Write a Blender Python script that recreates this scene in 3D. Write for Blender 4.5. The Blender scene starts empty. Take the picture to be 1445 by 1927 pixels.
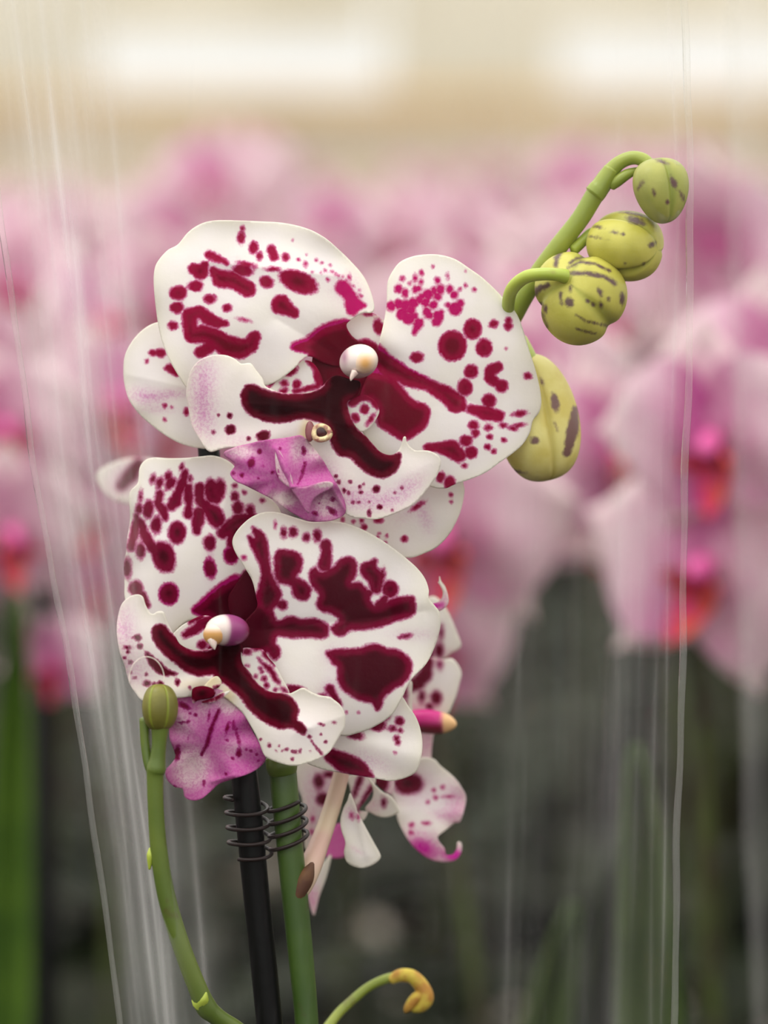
import bpy, math, random
import numpy as np
from mathutils import Vector, Matrix, geometry

# ------------------------------------------------------------------ camera, world, light, exposure
scene = bpy.context.scene
W, H = 1445.0, 1927.0
D = 0.775                       # focus distance (m)
S = 0.18 / W                    # metres per pixel on the focus plane
F = D / S                       # focal length in pixels
PITCH = math.atan(813.5 / F)    # horizon stands at row 150
CAM = Vector((0.0, -D * math.cos(PITCH), 0.60))
RIGHT = Vector((1, 0, 0))
FWD = Vector((0, math.cos(PITCH), -math.sin(PITCH)))
UP = Vector((0, math.sin(PITCH), math.cos(PITCH)))

cam_data = bpy.data.cameras.new('camera')
cam = bpy.data.objects.new('camera', cam_data)
scene.collection.objects.link(cam)
cam.location = CAM
cam.rotation_euler = (math.pi / 2 - PITCH, 0, 0)
cam_data.sensor_fit = 'VERTICAL'
cam_data.sensor_height = 36.0
cam_data.sensor_width = 27.0
cam_data.lens = F / H * 36.0
cam_data.clip_start = 0.01
cam_data.clip_end = 200
cam_data.dof.use_dof = True
cam_data.dof.focus_distance = D - 0.003
cam_data.dof.aperture_fstop = cam_data.lens / 19.0     # aperture 19 mm wide
scene.camera = cam

scene.view_settings.view_transform = 'Standard'
scene.view_settings.look = 'None'
scene.view_settings.exposure = 0.0
scene.view_settings.gamma = 1.0
scene.view_settings.use_curve_mapping = False
scene.cycles.transparent_max_bounces = 32
scene.cycles.max_bounces = 7
scene.cycles.use_denoising = True
scene.cycles.denoising_input_passes = 'RGB_ALBEDO_NORMAL'
scene.cycles.sampling_pattern = 'TABULATED_SOBOL'

world = bpy.data.worlds.new('greenhouse_daylight')
scene.world = world
world.use_nodes = True
wn = world.node_tree
wn.nodes.clear()
w_out = wn.nodes.new('ShaderNodeOutputWorld')
w_bg = wn.nodes.new('ShaderNodeBackground')
w_geo = wn.nodes.new('ShaderNodeTexCoord')
w_sep = wn.nodes.new('ShaderNodeSeparateXYZ')
w_ramp = wn.nodes.new('ShaderNodeValToRGB')
wn.links.new(w_geo.outputs['Generated'], w_sep.inputs[0])
wn.links.new(w_sep.outputs['Z'], w_ramp.inputs[0])
wn.links.new(w_ramp.outputs[0], w_bg.inputs[0])
wn.links.new(w_bg.outputs[0], w_out.inputs[0])
w_ramp.color_ramp.elements[0].position = 0.0
w_ramp.color_ramp.elements[0].color = (0.40, 0.397, 0.385, 1)
w_ramp.color_ramp.elements[1].position = 1.0
w_ramp.color_ramp.elements[1].color = (1.0, 0.99, 0.955, 1)
w_bg.inputs[1].default_value = 2.6

sun_data = bpy.data.lights.new('sun', 'SUN')
sun_data.energy = 1.0
sun_data.angle = math.radians(25)
sun_data.color = (1.0, 0.97, 0.91)
sun = bpy.data.objects.new('sun', sun_data)
scene.collection.objects.link(sun)
sun.rotation_euler = Vector((-0.35, -0.15, 1.0)).to_track_quat('Z', 'Y').to_euler()
sun.location = (0, 0, 4)

rng = random.Random(7)
COL = scene.collection

# ------------------------------------------------------------------ helpers
def at(px, py, d):
    return CAM + d * (FWD + RIGHT * ((px - W / 2) / F) - UP * ((py - H / 2) / F))

def at_np(px, py, d):
    f, r, u = np.array(FWD), np.array(RIGHT), np.array(UP)
    return np.array(CAM)[None] + d[:, None] * (f[None] + r[None] * ((px - W / 2) / F)[:, None] - u[None] * ((py - H / 2) / F)[:, None])

def lin(r, g, b):
    def c(v):
        v /= 255.0
        return v / 12.92 if v <= 0.04045 else ((v + 0.055) / 1.055) ** 2.4
    return (c(r), c(g), c(b), 1.0)

FR = {'R1': (210, 390, 2.7264), 'R2': (540, 450, 2.7788), 'R3': (200, 840, 2.7917), 'R4': (410, 940, 2.949),
      'R5': (900, 260, 2.919), 'R6': (230, 1250, 2.1567), 'C1': (540, 600, 6.0208), 'C2': (340, 1120, 4.8167),
      'C3': (540, 1400, 4.0139), 'C5': (730, 1080, 5.353), 'C6': (400, 820, 2.89), 'C4': (400, 1440, 6.568), 'P': (0, 0, 1.0)}

def P(fr, pts):
    ox, oy, s = FR[fr]
    return [(ox + x / s, oy + y / s) for x, y in pts]

class Poly:
    def __init__(self, pts, sm=True, grow=0.0):
        self.pts = pts; self.sm = sm; self.grow = grow

def catmull(pts, step=3.0, closed=True):
    p = np.array(pts, float); n = len(p); out = []
    for i in range(n if closed else n - 1):
        if closed:
            p0, p1, p2, p3 = p[(i - 1) % n], p[i], p[(i + 1) % n], p[(i + 2) % n]
        else:
            p0, p1, p2, p3 = p[max(i - 1, 0)], p[i], p[i + 1], p[min(i + 2, n - 1)]
        m = max(1, int(math.ceil(np.linalg.norm((p2 - p1)[:2]) / step)))
        for k in range(m):
            t = k / m
            out.append(0.5 * ((2 * p1) + (-p0 + p2) * t + (2 * p0 - 5 * p1 + 4 * p2 - p3) * t * t + (-p0 + 3 * p1 - 3 * p2 + p3) * t ** 3))
    if not closed:
        out.append(p[-1])
    return np.array(out)

def poly_sdf(X, Y, poly):
    poly = np.asarray(poly)
    d2 = np.full(X.shape, 1e12); ins = np.zeros(X.shape, bool)
    n = len(poly)
    for i in range(n):
        ax, ay = poly[i]; bx, by = poly[(i + 1) % n]
        ex, ey = bx - ax, by - ay
        wx, wy = X - ax, Y - ay
        t = np.clip((wx * ex + wy * ey) / (ex * ex + ey * ey + 1e-12), 0, 1)
        d2 = np.minimum(d2, (wx - t * ex) ** 2 + (wy - t * ey) ** 2)
        cond = ((ay > Y) != (by > Y))
        xi = ex * (Y - ay) / (ey if abs(ey) > 1e-12 else 1e-12) + ax
        ins ^= cond & (X < xi)
    return np.where(ins, -1, 1) * np.sqrt(d2)

def ell_q(X, Y, cx, cy, rx, ry, rot):
    a = math.radians(rot); c, s = math.cos(a), math.sin(a)
    u = (X - cx) * c + (Y - cy) * s; v = -(X - cx) * s + (Y - cy) * c
    return np.sqrt((u / rx) ** 2 + (v / ry) ** 2)

def spots_sdf(X, Y, spec):
    """spec: list of (frame, [items]); tuple = ellipse, list = chain of (x,y,r), Poly = polygon. Distances in pixels."""
    d = np.full(X.shape, 60.0)
    for fr, items in spec:
        ox, oy, s = FR[fr]
        for it in items:
            if isinstance(it, Poly):
                pts = P(fr, it.pts)
                if it.sm: pts = catmull(pts, 4.0)
                e = poly_sdf(X, Y, pts) - it.grow
            elif isinstance(it, list):
                e = np.full(X.shape, 60.0)
                q = [(ox + x / s, oy + y / s, r / s) for x, y, r in it]
                for (ax, ay, ar), (bx, by, br) in zip(q[:-1], q[1:]):
                    ex, ey = bx - ax, by - ay
                    t = np.clip(((X - ax) * ex + (Y - ay) * ey) / (ex * ex + ey * ey + 1e-9), 0, 1)
                    e = np.minimum(e, np.hypot(X - ax - t * ex, Y - ay - t * ey) - (ar + (br - ar) * t))
            else:
                cx, cy, rx = it[:3]; ry = it[3] if len(it) > 3 else rx; rot = it[4] if len(it) > 4 else 0
                e = (ell_q(X, Y, ox + cx / s, oy + cy / s, rx / s, ry / s, rot) - 1) * min(rx, ry) / s
            d = np.minimum(d, e)
    return d

def wash_field(X, Y, spec):
    w = np.zeros(X.shape)
    for fr, items in spec:
        ox, oy, s = FR[fr]
        for it in items:
            cx, cy, rx, ry, rot, a = it
            q = ell_q(X, Y, ox + cx / s, oy + cy / s, rx / s, ry / s, rot)
            g = a * np.exp(-q ** 2 * 0.9)
            w = w + g
    return np.clip(w, 0, 1)

def new_empty(name, loc, parent=None):
    o = bpy.data.objects.new(name, None)
    COL.objects.link(o)
    o.empty_display_size = 0.02
    if parent: o.parent = parent; o.location = Vector(loc) - world_loc(parent)
    else: o.location = loc
    return o

def world_loc(o):
    v = Vector(o.location)
    while o.parent:
        o = o.parent; v += Vector(o.location)
    return v

def mesh_obj(name, verts, faces, mat, parent=None, attrs=None, smooth=True, mats=None, fmat=None):
    """verts are world positions; the origin goes to their centre"""
    v = np.asarray(verts, float)
    c = (v.max(0) + v.min(0)) / 2
    me = bpy.data.meshes.new(name)
    me.from_pydata((v - c).tolist(), [], faces)
    if mats:
        for m in mats: me.materials.append(m)
        me.polygons.foreach_set('material_index', fmat)
    else:
        me.materials.append(mat)
    if smooth:
        me.polygons.foreach_set('use_smooth', [True] * len(me.polygons))
    for k, a in (attrs or {}).items():
        at_ = me.attributes.new(k, 'FLOAT', 'POINT')
        at_.data.foreach_set('value', np.asarray(a, np.float32))
    me.update()
    o = bpy.data.objects.new(name, me)
    COL.objects.link(o)
    c = Vector(c)
    if parent:
        o.parent = parent; o.location = c - world_loc(parent)
    else:
        o.location = c
    return o

def tag(o, label, cat, group=None, kind=None):
    o['label'] = label
    if cat: o['category'] = cat
    if group: o['group'] = group
    if kind: o['kind'] = kind
    return o

# ------------------------------------------------------------------ node helpers
class NT:
    def __init__(self, name):
        self.m = bpy.data.materials.new(name); self.m.use_nodes = True
        self.t = self.m.node_tree; self.t.nodes.clear()
        self.out = self.t.nodes.new('ShaderNodeOutputMaterial')
    def n(self, ty, **kw):
        x = self.t.nodes.new(ty)
        for k, v in kw.items(): setattr(x, k, v)
        return x
    def l(self, a, b): self.t.links.new(a, b)
    def attr(self, name): return self.n('ShaderNodeAttribute', attribute_name=name).outputs['Fac']
    def noise(self, scale, detail=2.0, rough=0.5, vec=None):
        x = self.n('ShaderNodeTexNoise'); x.inputs['Scale'].default_value = scale
        x.inputs['Detail'].default_value = detail; x.inputs['Roughness'].default_value = rough
        if vec is None:
            vec = self.n('ShaderNodeTexCoord').outputs['Object']
        self.l(vec, x.inputs['Vector'])
        return x.outputs['Fac']
    def math(self, op, a, b=None, c=None):
        x = self.n('ShaderNodeMath', operation=op)
        for i, v in enumerate((a, b, c)):
            if v is None: continue
            if isinstance(v, (int, float)): x.inputs[i].default_value = v
            else: self.l(v, x.inputs[i])
        return x.outputs[0]
    def ramp(self, v, a, b, lo=0.0, hi=1.0):
        x = self.n('ShaderNodeMapRange', interpolation_type='SMOOTHSTEP')
        self.l(v, x.inputs['Value'])
        x.inputs['From Min'].default_value = a; x.inputs['From Max'].default_value = b
        x.inputs['To Min'].default_value = lo; x.inputs['To Max'].default_value = hi
        return x.outputs['Result']
    def mix(self, fac, a, b):
        x = self.n('ShaderNodeMix', data_type='RGBA')
        if isinstance(fac, (int, float)): x.inputs[0].default_value = fac
        else: self.l(fac, x.inputs[0])
        for v, i in ((a, 6), (b, 7)):
            if isinstance(v, tuple): x.inputs[i].default_value = v
            else: self.l(v, x.inputs[i])
        return x.outputs[2]
    def principled(self, col, rough=0.5, spec=0.4, bump=None, bdist=0.0001, bstr=0.5, metal=0.0):
        p = self.n('ShaderNodeBsdfPrincipled')
        if isinstance(col, tuple): p.inputs['Base Color'].default_value = col
        else: self.l(col, p.inputs['Base Color'])
        p.inputs['Roughness'].default_value = rough
        p.inputs['Specular IOR Level'].default_value = spec
        p.inputs['Metallic'].default_value = metal
        if bump is not None:
            b = self.n('ShaderNodeBump'); b.inputs['Strength'].default_value = bstr; b.inputs['Distance'].default_value = bdist
            self.l(bump, b.inputs['Height']); self.l(b.outputs[0], p.inputs['Normal'])
        return p.outputs[0]
    def translucent(self, shader, col, fac):
        t = self.n('ShaderNodeBsdfTranslucent')
        if isinstance(col, tuple): t.inputs[0].default_value = col
        else: self.l(col, t.inputs[0])
        m = self.n('ShaderNodeMixShader'); m.inputs[0].default_value = fac
        self.l(shader, m.inputs[1]); self.l(t.outputs[0], m.inputs[2])
        return m.outputs[0]
    def done(self, sh):
        self.l(sh, self.out.inputs['Surface']); return self.m

def simple(name, col, rough=0.5, spec=0.4, nscale=None, col2=None, transl=0.0, bump=None):
    t = NT(name)
    c = col
    if nscale:
        c = t.mix(t.ramp(t.noise(nscale, 3), 0.35, 0.65), col, col2)
    bn = t.noise(bump[0], 2) if bump else None
    s = t.principled(c, rough, spec, bn, bump[1] if bump else 0.0001)
    if transl: s = t.translucent(s, c, transl)
    return t.done(s)

# petal with maroon spots: colour pattern from distance attributes on the mesh
def petal_material(name, white, core, deep, fringe, mag, wash, fr_w=4.4, transl=0.35, spec=0.06):
    t = NT(name)
    dark, mg, ws, ye = t.attr('dark'), t.attr('mag'), t.attr('wash'), t.attr('yel')
    n1 = t.noise(1300, 3, 0.6)
    n2 = t.noise(420, 2, 0.5)
    jit = t.math('MULTIPLY', t.math('SUBTRACT', n1, 0.5), 7.0)
    jit2 = t.math('MULTIPLY', t.math('SUBTRACT', n2, 0.5), 5.0)
    d = t.math('ADD', t.math('ADD', dark, jit), jit2)
    m = t.math('ADD', t.math('ADD', mg, jit), jit2)
    base = t.mix(t.ramp(t.noise(90, 2), 0.3, 0.7), white, (white[0] * 0.97, white[1] * 0.975, white[2] * 0.93, 1))
    base = t.mix(t.math('MULTIPLY', t.attr('rim'), 0.55), base, lin(232, 228, 208))
    base = t.mix(t.math('MULTIPLY', ye, 0.8), base, lin(232, 208, 130))
    fleck = t.ramp(t.noise(1700, 2, 0.7), 0.38, 0.66)
    wf = t.math('MULTIPLY', ws, t.math('ADD', t.math('MULTIPLY', fleck, t.ramp(ws, 0.45, 0.8, 0.7, 0.12)), t.ramp(ws, 0.45, 0.8, 0.4, 0.95)))
    wf = t.math('MINIMUM', wf, 1.0)
    base = t.mix(wf, base, wash)
    base = t.mix(t.ramp(m, 4.0, 0.0, 0.0, 0.6), base, lin(205, 60, 150))
    base = t.mix(t.ramp(m, 1.5, -3.0), base, mag)
    base = t.mix(t.ramp(d, fr_w, 0.0, 0.0, 0.85), base, fringe)
    base = t.mix(t.ramp(d, 1.6, -2.6), base, core)
    base = t.mix(t.ramp(d, -5.0, -18.0), base, deep)
    veins = t.noise(700, 4, 0.6)
    s = t.principled(base, 0.5, spec, veins, 0.00018, 0.35)
    s = t.translucent(s, base, transl)
    return t.done(s)

WHITE = lin(245, 240, 239)
M_PET1 = petal_material('spotted_petal_upper', WHITE, lin(156, 4, 60), lin(116, 5, 36), lin(198, 22, 130), lin(190, 14, 104), lin(206, 96, 182))  # upper spots kept redder, partly light through the petals painted in
M_PET2 = petal_material('spotted_petal_lower', WHITE, lin(126, 2, 50), lin(76, 2, 24), lin(184, 22, 122), lin(180, 20, 105), lin(200, 84, 176), 5.6)
M_LIP = petal_material('spotted_lip', lin(242, 234, 232), lin(96, 3, 30), lin(44, 2, 9), lin(172, 20, 108), lin(180, 20, 110), lin(202, 84, 174), 3.6, 0.25, 0.02)
M_MID = petal_material('magenta_lip', lin(236, 214, 220), lin(120, 12, 60), lin(90, 6, 40), lin(170, 40, 130), lin(190, 40, 150), lin(184, 28, 148), 2.5, 0.2)
M_COLUMN = None

# ------------------------------------------------------------------ setting
def box_verts(x0, x1, y0, y1, z0, z1):
    v = [(x, y, z) for z in (z0, z1) for y in (y0, y1) for x in (x0, x1)]
    f = [(0, 2, 3, 1), (4, 5, 7, 6), (0, 1, 5, 4), (2, 6, 7, 3), (0, 4, 6, 2), (1, 3, 7, 5)]
    return v, f

def box(name, b, mat, parent=None):
    v, f = box_verts(*b)
    return mesh_obj(name, v, f, mat, parent, smooth=False)

M_FLOOR = simple('dark_bench_cloth', lin(20, 19, 17), 0.9, 0.05, 30, lin(46, 43, 38), bump=(200, 0.002))
M_PATH = simple('concrete_path', lin(176, 164, 148), 0.9, 0.1, 3, lin(190, 178, 160))
M_WALL = simple('cream_wall_sheet', lin(224, 220, 208), 0.7, 0.2, 2, lin(214, 209, 194), transl=0.3)
M_TAN = simple('tan_wooden_rail', lin(206, 184, 144), 0.7, 0.2, 8, lin(196, 166, 118))
M_POST = simple('cream_post', lin(222, 214, 190), 0.6, 0.3)

v, f = box_verts(-14, 14, -14.0, 4.7, -0.06, 0.0)
fl = mesh_obj('floor', v, f, M_FLOOR, smooth=False); tag(fl, 'dark growing bench under the rows of orchids', None, kind='structure')
v, f = box_verts(-14, 14, 4.7, 14.2, -0.10, -0.04)
pa = mesh_obj('floor_path', v, f, M_PATH, smooth=False); tag(pa, 'pale concrete path before the far greenhouse wall', None, kind='structure')
YW = 12.0
def zrow(py, y):          # height at distance y that the picture row py shows at the centre column
    k = (FWD - UP * ((py - H / 2) / F))
    return CAM.z + k.z * (y - CAM.y) / k.y
z_hi, z_lo, z_tan = zrow(72, YW), zrow(168, YW), zrow(205, YW)
wl = new_empty('wall_back', (0, YW, -0.04)); tag(wl, 'cream far greenhouse wall with a bright open vent strip', None, kind='structure')
for i in range(6):
    x0 = -12 + i * 4
    box('panel', (x0, x0 + 3.97, YW, YW + 0.05, z_hi, 3.2), M_WALL, wl)
box('lower_panel', (-12, 12, YW, YW + 0.05, -0.04, z_tan), M_PATH, wl)
rl = box('trim_1', (-12, 12, YW - 0.03, YW + 0.05, z_tan, z_lo), M_TAN); tag(rl, 'tan wooden rail under the bright vent strip', None, kind='structure')
for xx, hw in ((-2.10, 1.0), (0.34, 0.33), (2.6, 0.3)):
    box('shutter', (xx - hw, xx + hw, YW - 0.02, YW + 0.04, z_lo, z_hi), M_WALL, wl)

# ------------------------------------------------------------------ foreground builders
def field_z(X, Y, out_d, zs):
    c = zs.get('c', (X.mean(), Y.mean()))
    z = np.full(X.shape, float(zs.get('base', 0)))
    gx, gy = zs.get('tilt', (0, 0))
    z += gx * (X - c[0]) + gy * (Y - c[1])
    if 'cup' in zs:
        R = zs.get('R', 150.0)
        z += zs['cup'] * (np.hypot(X - c[0], Y - c[1]) / R) ** 2
    for b in zs.get('bumps', []):
        cx, cy, rx, ry, rot, a = b
        z += a * np.exp(-ell_q(X, Y, cx, cy, rx, ry, rot) ** 2)
    for b in zs.get('creases', []):          # sharp fold line: ax, ay, bx, by, amplitude, width
        ax, ay, bx, by, a, wd = b
        ex, ey = bx - ax, by - ay
        t = np.clip(((X - ax) * ex + (Y - ay) * ey) / (ex * ex + ey * ey), 0, 1)
        dd = np.hypot(X - ax - t * ex, Y - ay - t * ey)
        z += a * np.exp(-dd / wd)
    th = np.arctan2(Y - c[1], X - c[0])
    if 'ruffle' in zs:
        a, k, ph = zs['ruffle']
        z += a * np.exp(-out_d / 34.0) * np.clip(np.hypot(X - c[0], Y - c[1]) / 70.0, 0, 1) ** 2 * np.sin(k * th + ph + 0.6 * np.sin(2 * th))
    if 'curl' in zs:
        z -= zs['curl'] * np.exp(-out_d / 14.0)
    return z

def petal(name, outline, zs, mat, parent, dark=(), mag=(), wash=(), yel=(), step=3.2, thick=3.2, unwash=(), allwash=0.0, label=None):
    b = catmull(outline, step)
    # interior hexagonal points
    x0, y0 = b.min(0); x1, y1 = b.max(0)
    xs, ys = [], []
    r = 0; y = y0
    while y < y1:
        off = (r % 2) * step * 0.5
        row = np.arange(x0 + off, x1, step)
        xs.append(row); ys.append(np.full(row.shape, y)); y += step * 0.866; r += 1
    gx, gy = np.concatenate(xs), np.concatenate(ys)
    sd = poly_sdf(gx, gy, b)
    k = sd < -step * 0.55
    pts = np.concatenate([b, np.stack([gx[k], gy[k]], 1)])
    nb = len(b)
    res = geometry.delaunay_2d_cdt([Vector(p) for p in pts], [], [list(range(nb))], 1, 1e-5)
    V = np.array([(q.x, q.y) for q in res[0]]); faces = [tuple(fc) for fc in res[2]]
    X, Y = V[:, 0], V[:, 1]
    od = np.abs(poly_sdf(X, Y, b))
    z = field_z(X, Y, od, zs)
    pos = at_np(X, Y, D - z * S)
    w = wash_field(X, Y, wash) + allwash
    if unwash: w = w * (1 - wash_field(X, Y, unwash))
    attrs = {'dark': spots_sdf(X, Y, dark), 'mag': spots_sdf(X, Y, mag), 'wash': np.clip(w, 0, 1), 'yel': wash_field(X, Y, yel), 'rim': np.exp(-od / 13.0)}
    # faces towards the camera
    a, bb, cc = (V[list(q)] for q in zip(*faces[:1])) if False else (None, None, None)
    f0 = np.array(faces)
    p0, p1, p2 = V[f0[:, 0]], V[f0[:, 1]], V[f0[:, 2]]
    cr = (p1[:, 0] - p0[:, 0]) * (p2[:, 1] - p0[:, 1]) - (p1[:, 1] - p0[:, 1]) * (p2[:, 0] - p0[:, 0])
    f0[cr > 0] = f0[cr > 0][:, ::-1]
    o = mesh_obj(name, pos, f0.tolist(), mat, parent, attrs)
    so = o.modifiers.new('thickness', 'SOLIDIFY'); so.thickness = thick * S; so.offset = -1
    if label: o['label'] = label
    return o

def tube(name, path, mat, parent=None, seg=14, sub=6, attrs_fn=None, cap=True, fr='P'):
    """path: (px, py, z_px, r_px) in frame units"""
    ox, oy, s = FR[fr]
    q = np.array([(ox + p[0] / s, oy + p[1] / s, p[2], p[3]) for p in path], float)
    c = []
    n = len(q)
    for i in range(n - 1):
        p0, p1, p2, p3 = q[max(i - 1, 0)], q[i], q[i + 1], q[min(i + 2, n - 1)]
        for k in range(sub):
            t = k / sub
            c.append(0.5 * ((2 * p1) + (-p0 + p2) * t + (2 * p0 - 5 * p1 + 4 * p2 - p3) * t * t + (-p0 + 3 * p1 - 3 * p2 + p3) * t ** 3))
    c.append(q[-1])
    c = np.array(c)
    pts = at_np(c[:, 0], c[:, 1], D - c[:, 2] * S)
    return tube_world(name, pts, c[:, 3] * S, mat, parent, seg, cap)

def tube_world(name, pts, rad, mat, parent=None, seg=12, cap=True):
    pts = np.asarray(pts, float); rad = np.broadcast_to(np.asarray(rad, float), (len(pts),))
    v, f = tube_geo(pts, rad, seg, cap)
    return mesh_obj(name, v, f, mat, parent)

def tube_geo(pts, rad, seg=12, cap=True):
    pts = np.asarray(pts, float)
    tan = np.gradient(pts, axis=0)
    tan /= np.linalg.norm(tan, axis=1)[:, None] + 1e-12
    ref = np.array([0.31, -0.9, 0.3])
    nrm = ref - tan[0] * (ref @ tan[0])
    v = []; f = []
    th = np.linspace(0, 2 * np.pi, seg, endpoint=False)
    for i in range(len(pts)):
        nrm = nrm - tan[i] * (nrm @ tan[i]); nrm /= np.linalg.norm(nrm) + 1e-12
        bi = np.cross(tan[i], nrm)
        v.append(pts[i] + rad[i] * (np.cos(th)[:, None] * nrm + np.sin(th)[:, None] * bi))
    v = np.concatenate(v).tolist()
    for i in range(len(pts) - 1):
        for j in range(seg):
            a = i * seg + j; b = i * seg + (j + 1) % seg
            f.append((a, b, b + seg, a + seg))
    if cap:
        for i, rev in ((0, True), (len(pts) - 1, False)):
            k = len(v); 
            d = tan[i] * rad[i] * 0.5 * (-1 if rev else 1)
            v.append((pts[i] + d).tolist())
            for j in range(seg):
                a = i * seg + j; b = i * seg + (j + 1) % seg
                f.append((b, a, k) if rev else (a, b, k))
    return v, f

# ------------------------------------------------------------------ the spotted orchid
PLANT_BASE = Vector((-0.012, 0.0, 0.0))
plant = new_empty('spotted_orchid', PLANT_BASE)
tag(plant, 'white orchid with maroon spots and green buds, sharp inside the clear sleeve', 'orchid')

# ---- upper flower
fl1 = new_empty('flower', at(660, 720, D + 30 * S), plant); fl1['label'] = 'upper white flower with maroon blotches'

petal('sepal', [(600, 690), (596, 630), (620, 598), (655, 592), (690, 588), (704, 590), (720, 601), (750, 622), (770, 660), (740, 700), (680, 715)],
      dict(base=-34, c=(685, 650), cup=-10, R=90, bumps=[(690, 640, 60, 30, 20, 8)]), M_PET1, fl1,
      dark=[('R1', [(1320, 547, 26, 9), (1370, 612, 24, 40, -15)]),
            ('C1', [Poly([(500, 200), (640, 180), (720, 205), (800, 250), (900, 228), (960, 255), (1040, 330), (1100, 700), (500, 800)])])])

petal('sepal', P('R1', [(235, 590), (170, 620), (110, 680), (68, 760), (60, 850), (70, 930), (95, 1000), (150, 1070), (220, 1130), (290, 1180), (360, 1215), (440, 1235), (500, 1232), (560, 1160), (620, 1050), (620, 900), (540, 760), (420, 640), (320, 590)]),
      dict(base=-52, c=(330, 740), tilt=(0.10, 0), cup=-14, R=110, creases=[(240, 705, 400, 740, 6, 34)], ruffle=(4, 5, 0)), M_PET1, fl1,
      dark=[('R1', [(210, 747, 17, 15), (252, 748, 25, 22), (180, 790, 10, 9), Poly([(270, 825), (300, 805), (335, 830), (345, 865), (310, 855), (290, 840)]), (273, 1018, 9), (307, 1025, 4), (383, 1050, 12, 16), (272, 1090, 8)])],
      wash=[('R1', [(170, 970, 80, 40, 10, 0.55), (300, 960, 90, 25, -5, 0.45), (240, 1040, 90, 20, 0, 0.25)])])

petal('sepal', P('C6', [(1340, 215), (1366, 270), (1368, 320), (1345, 420), (1290, 530), (1220, 605), (1150, 640), (1090, 662), (1045, 662), (950, 650), (800, 610), (680, 530), (640, 462), (700, 410), (850, 330), (1050, 240), (1220, 190)]),
      dict(base=-70, c=(760, 960), cup=-12, R=110, bumps=[(790, 970, 80, 40, -40, 10)], ruffle=(5, 4, 1)), M_PET1, fl1,
      dark=[('C6', [(707, 457, 9), (766, 466, 8), (808, 462, 10), (823, 497, 13), (900, 458, 23, 15), (1112, 385, 36, 12, -35), (1043, 561, 16), (1297, 322, 9), (1298, 360, 4), (905, 530, 4), (898, 552, 5), (950, 545, 4), (940, 582, 5)])],
      wash=[('C6', [(1155, 440, 35, 80, -15, 0.35), (1050, 430, 90, 40, -30, 0.15)])])

LP1 = P('R1', [(340, 190), (390, 130), (450, 88), (520, 69), (640, 68), (760, 72), (880, 80), (990, 105), (1080, 150), (1160, 212), (1230, 280), (1290, 350), (1325, 420), (1345, 490), (1346, 525), (1328, 541), (1290, 541), (1240, 570), (1205, 605), (1230, 660), (1290, 720), (1270, 790), (1180, 820), (1090, 800), (1010, 765), (930, 832), (860, 885), (795, 915), (720, 925), (620, 930), (520, 930), (440, 945), (385, 925), (345, 868), (300, 790), (262, 700), (240, 610), (225, 500), (216, 400), (218, 330), (235, 280), (285, 222)])
petal('petal', LP1, dict(base=6, c=(490, 560), tilt=(0.02, 0.04), cup=-16, R=200,
      bumps=[(470, 600, 130, 70, 10, 16), (660, 690, 70, 60, 0, -18), (560, 460, 160, 38, 12, -14), (350, 640, 60, 60, 0, 8)],
      creases=[(385, 492, 640, 520, 9, 26), (440, 415, 446, 480, 4, 14), (520, 600, 620, 660, -7, 30)], ruffle=(9, 6, 0.5)), M_PET1, fl1,
      dark=[('R1', [(670, 105, 9, 11), (665, 155, 19, 28), (728, 208, 23, 30), (757, 250, 15, 20), [(818, 215, 20), (835, 252, 21)], (893, 255, 17, 20),
                    [(498, 243, 20), (540, 262, 20), (590, 285, 10)],
                    [(420, 315, 26), (455, 330, 40), (475, 300, 22)], [(520, 325, 20), (560, 368, 44), (620, 372, 42), (700, 420, 40)], (675, 324, 50, 30, 10), (695, 295, 40, 14, 12),
                    (827, 318, 30, 10), (795, 383, 35, 28, 15), (958, 382, 98, 52, 22), [(870, 500, 50), (935, 545, 24)],
                    (342, 440, 42, 36), (333, 515, 33, 27), (315, 606, 24, 22), (432, 405, 36, 27), (504, 470, 32, 23), (592, 517, 22, 20),
                    [(450, 535, 28), (400, 558, 38), (400, 610, 34), (412, 660, 38), (470, 650, 44), (530, 670, 44), (590, 712, 56), (660, 728, 50), (710, 710, 38), (732, 668, 32)],
                    [(455, 540, 30), (505, 578, 32), (545, 592, 25), (585, 595, 15)], [(455, 745, 28), (500, 720, 30)],
                    Poly([(920, 722), (1000, 685), (1060, 640), (1110, 612), (1160, 600), (1225, 585), (1250, 640), (1350, 680), (1400, 800), (1250, 900), (1080, 900), (1000, 860), (965, 800), (1010, 765), (985, 742)])])],
      mag=[('R1', [(958, 266, 8), (995, 293, 10, 14), (930, 170, 4), (1050, 270, 6), (1078, 285, 6), (1122, 298, 7), (1095, 325, 9), (1130, 330, 8), (1150, 345, 7), (1110, 370, 9), (1075, 335, 5), (1165, 350, 6), (1220, 358, 9, 14), (1240, 405, 5), (1270, 425, 4), (1185, 355, 5), (1000, 245, 4), (1030, 330, 5), (1280, 455, 6), (1205, 375, 6), (675, 578, 28, 8, 15), Poly([(930, 716), (1000, 680), (1060, 632), (1110, 604), (1160, 592), (1215, 592), (1235, 640), (1200, 700), (1050, 740)], True, 5),
                   Poly([(1145, 405), (1165, 375), (1210, 385), (1240, 420), (1270, 470), (1310, 505), (1270, 530), (1250, 555), (1220, 555), (1200, 520), (1190, 470), (1150, 430)])])],
      wash=[('R1', [(1210, 420, 90, 100, 30, 0.2), (600, 300, 120, 50, 15, 0.12)])])

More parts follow.
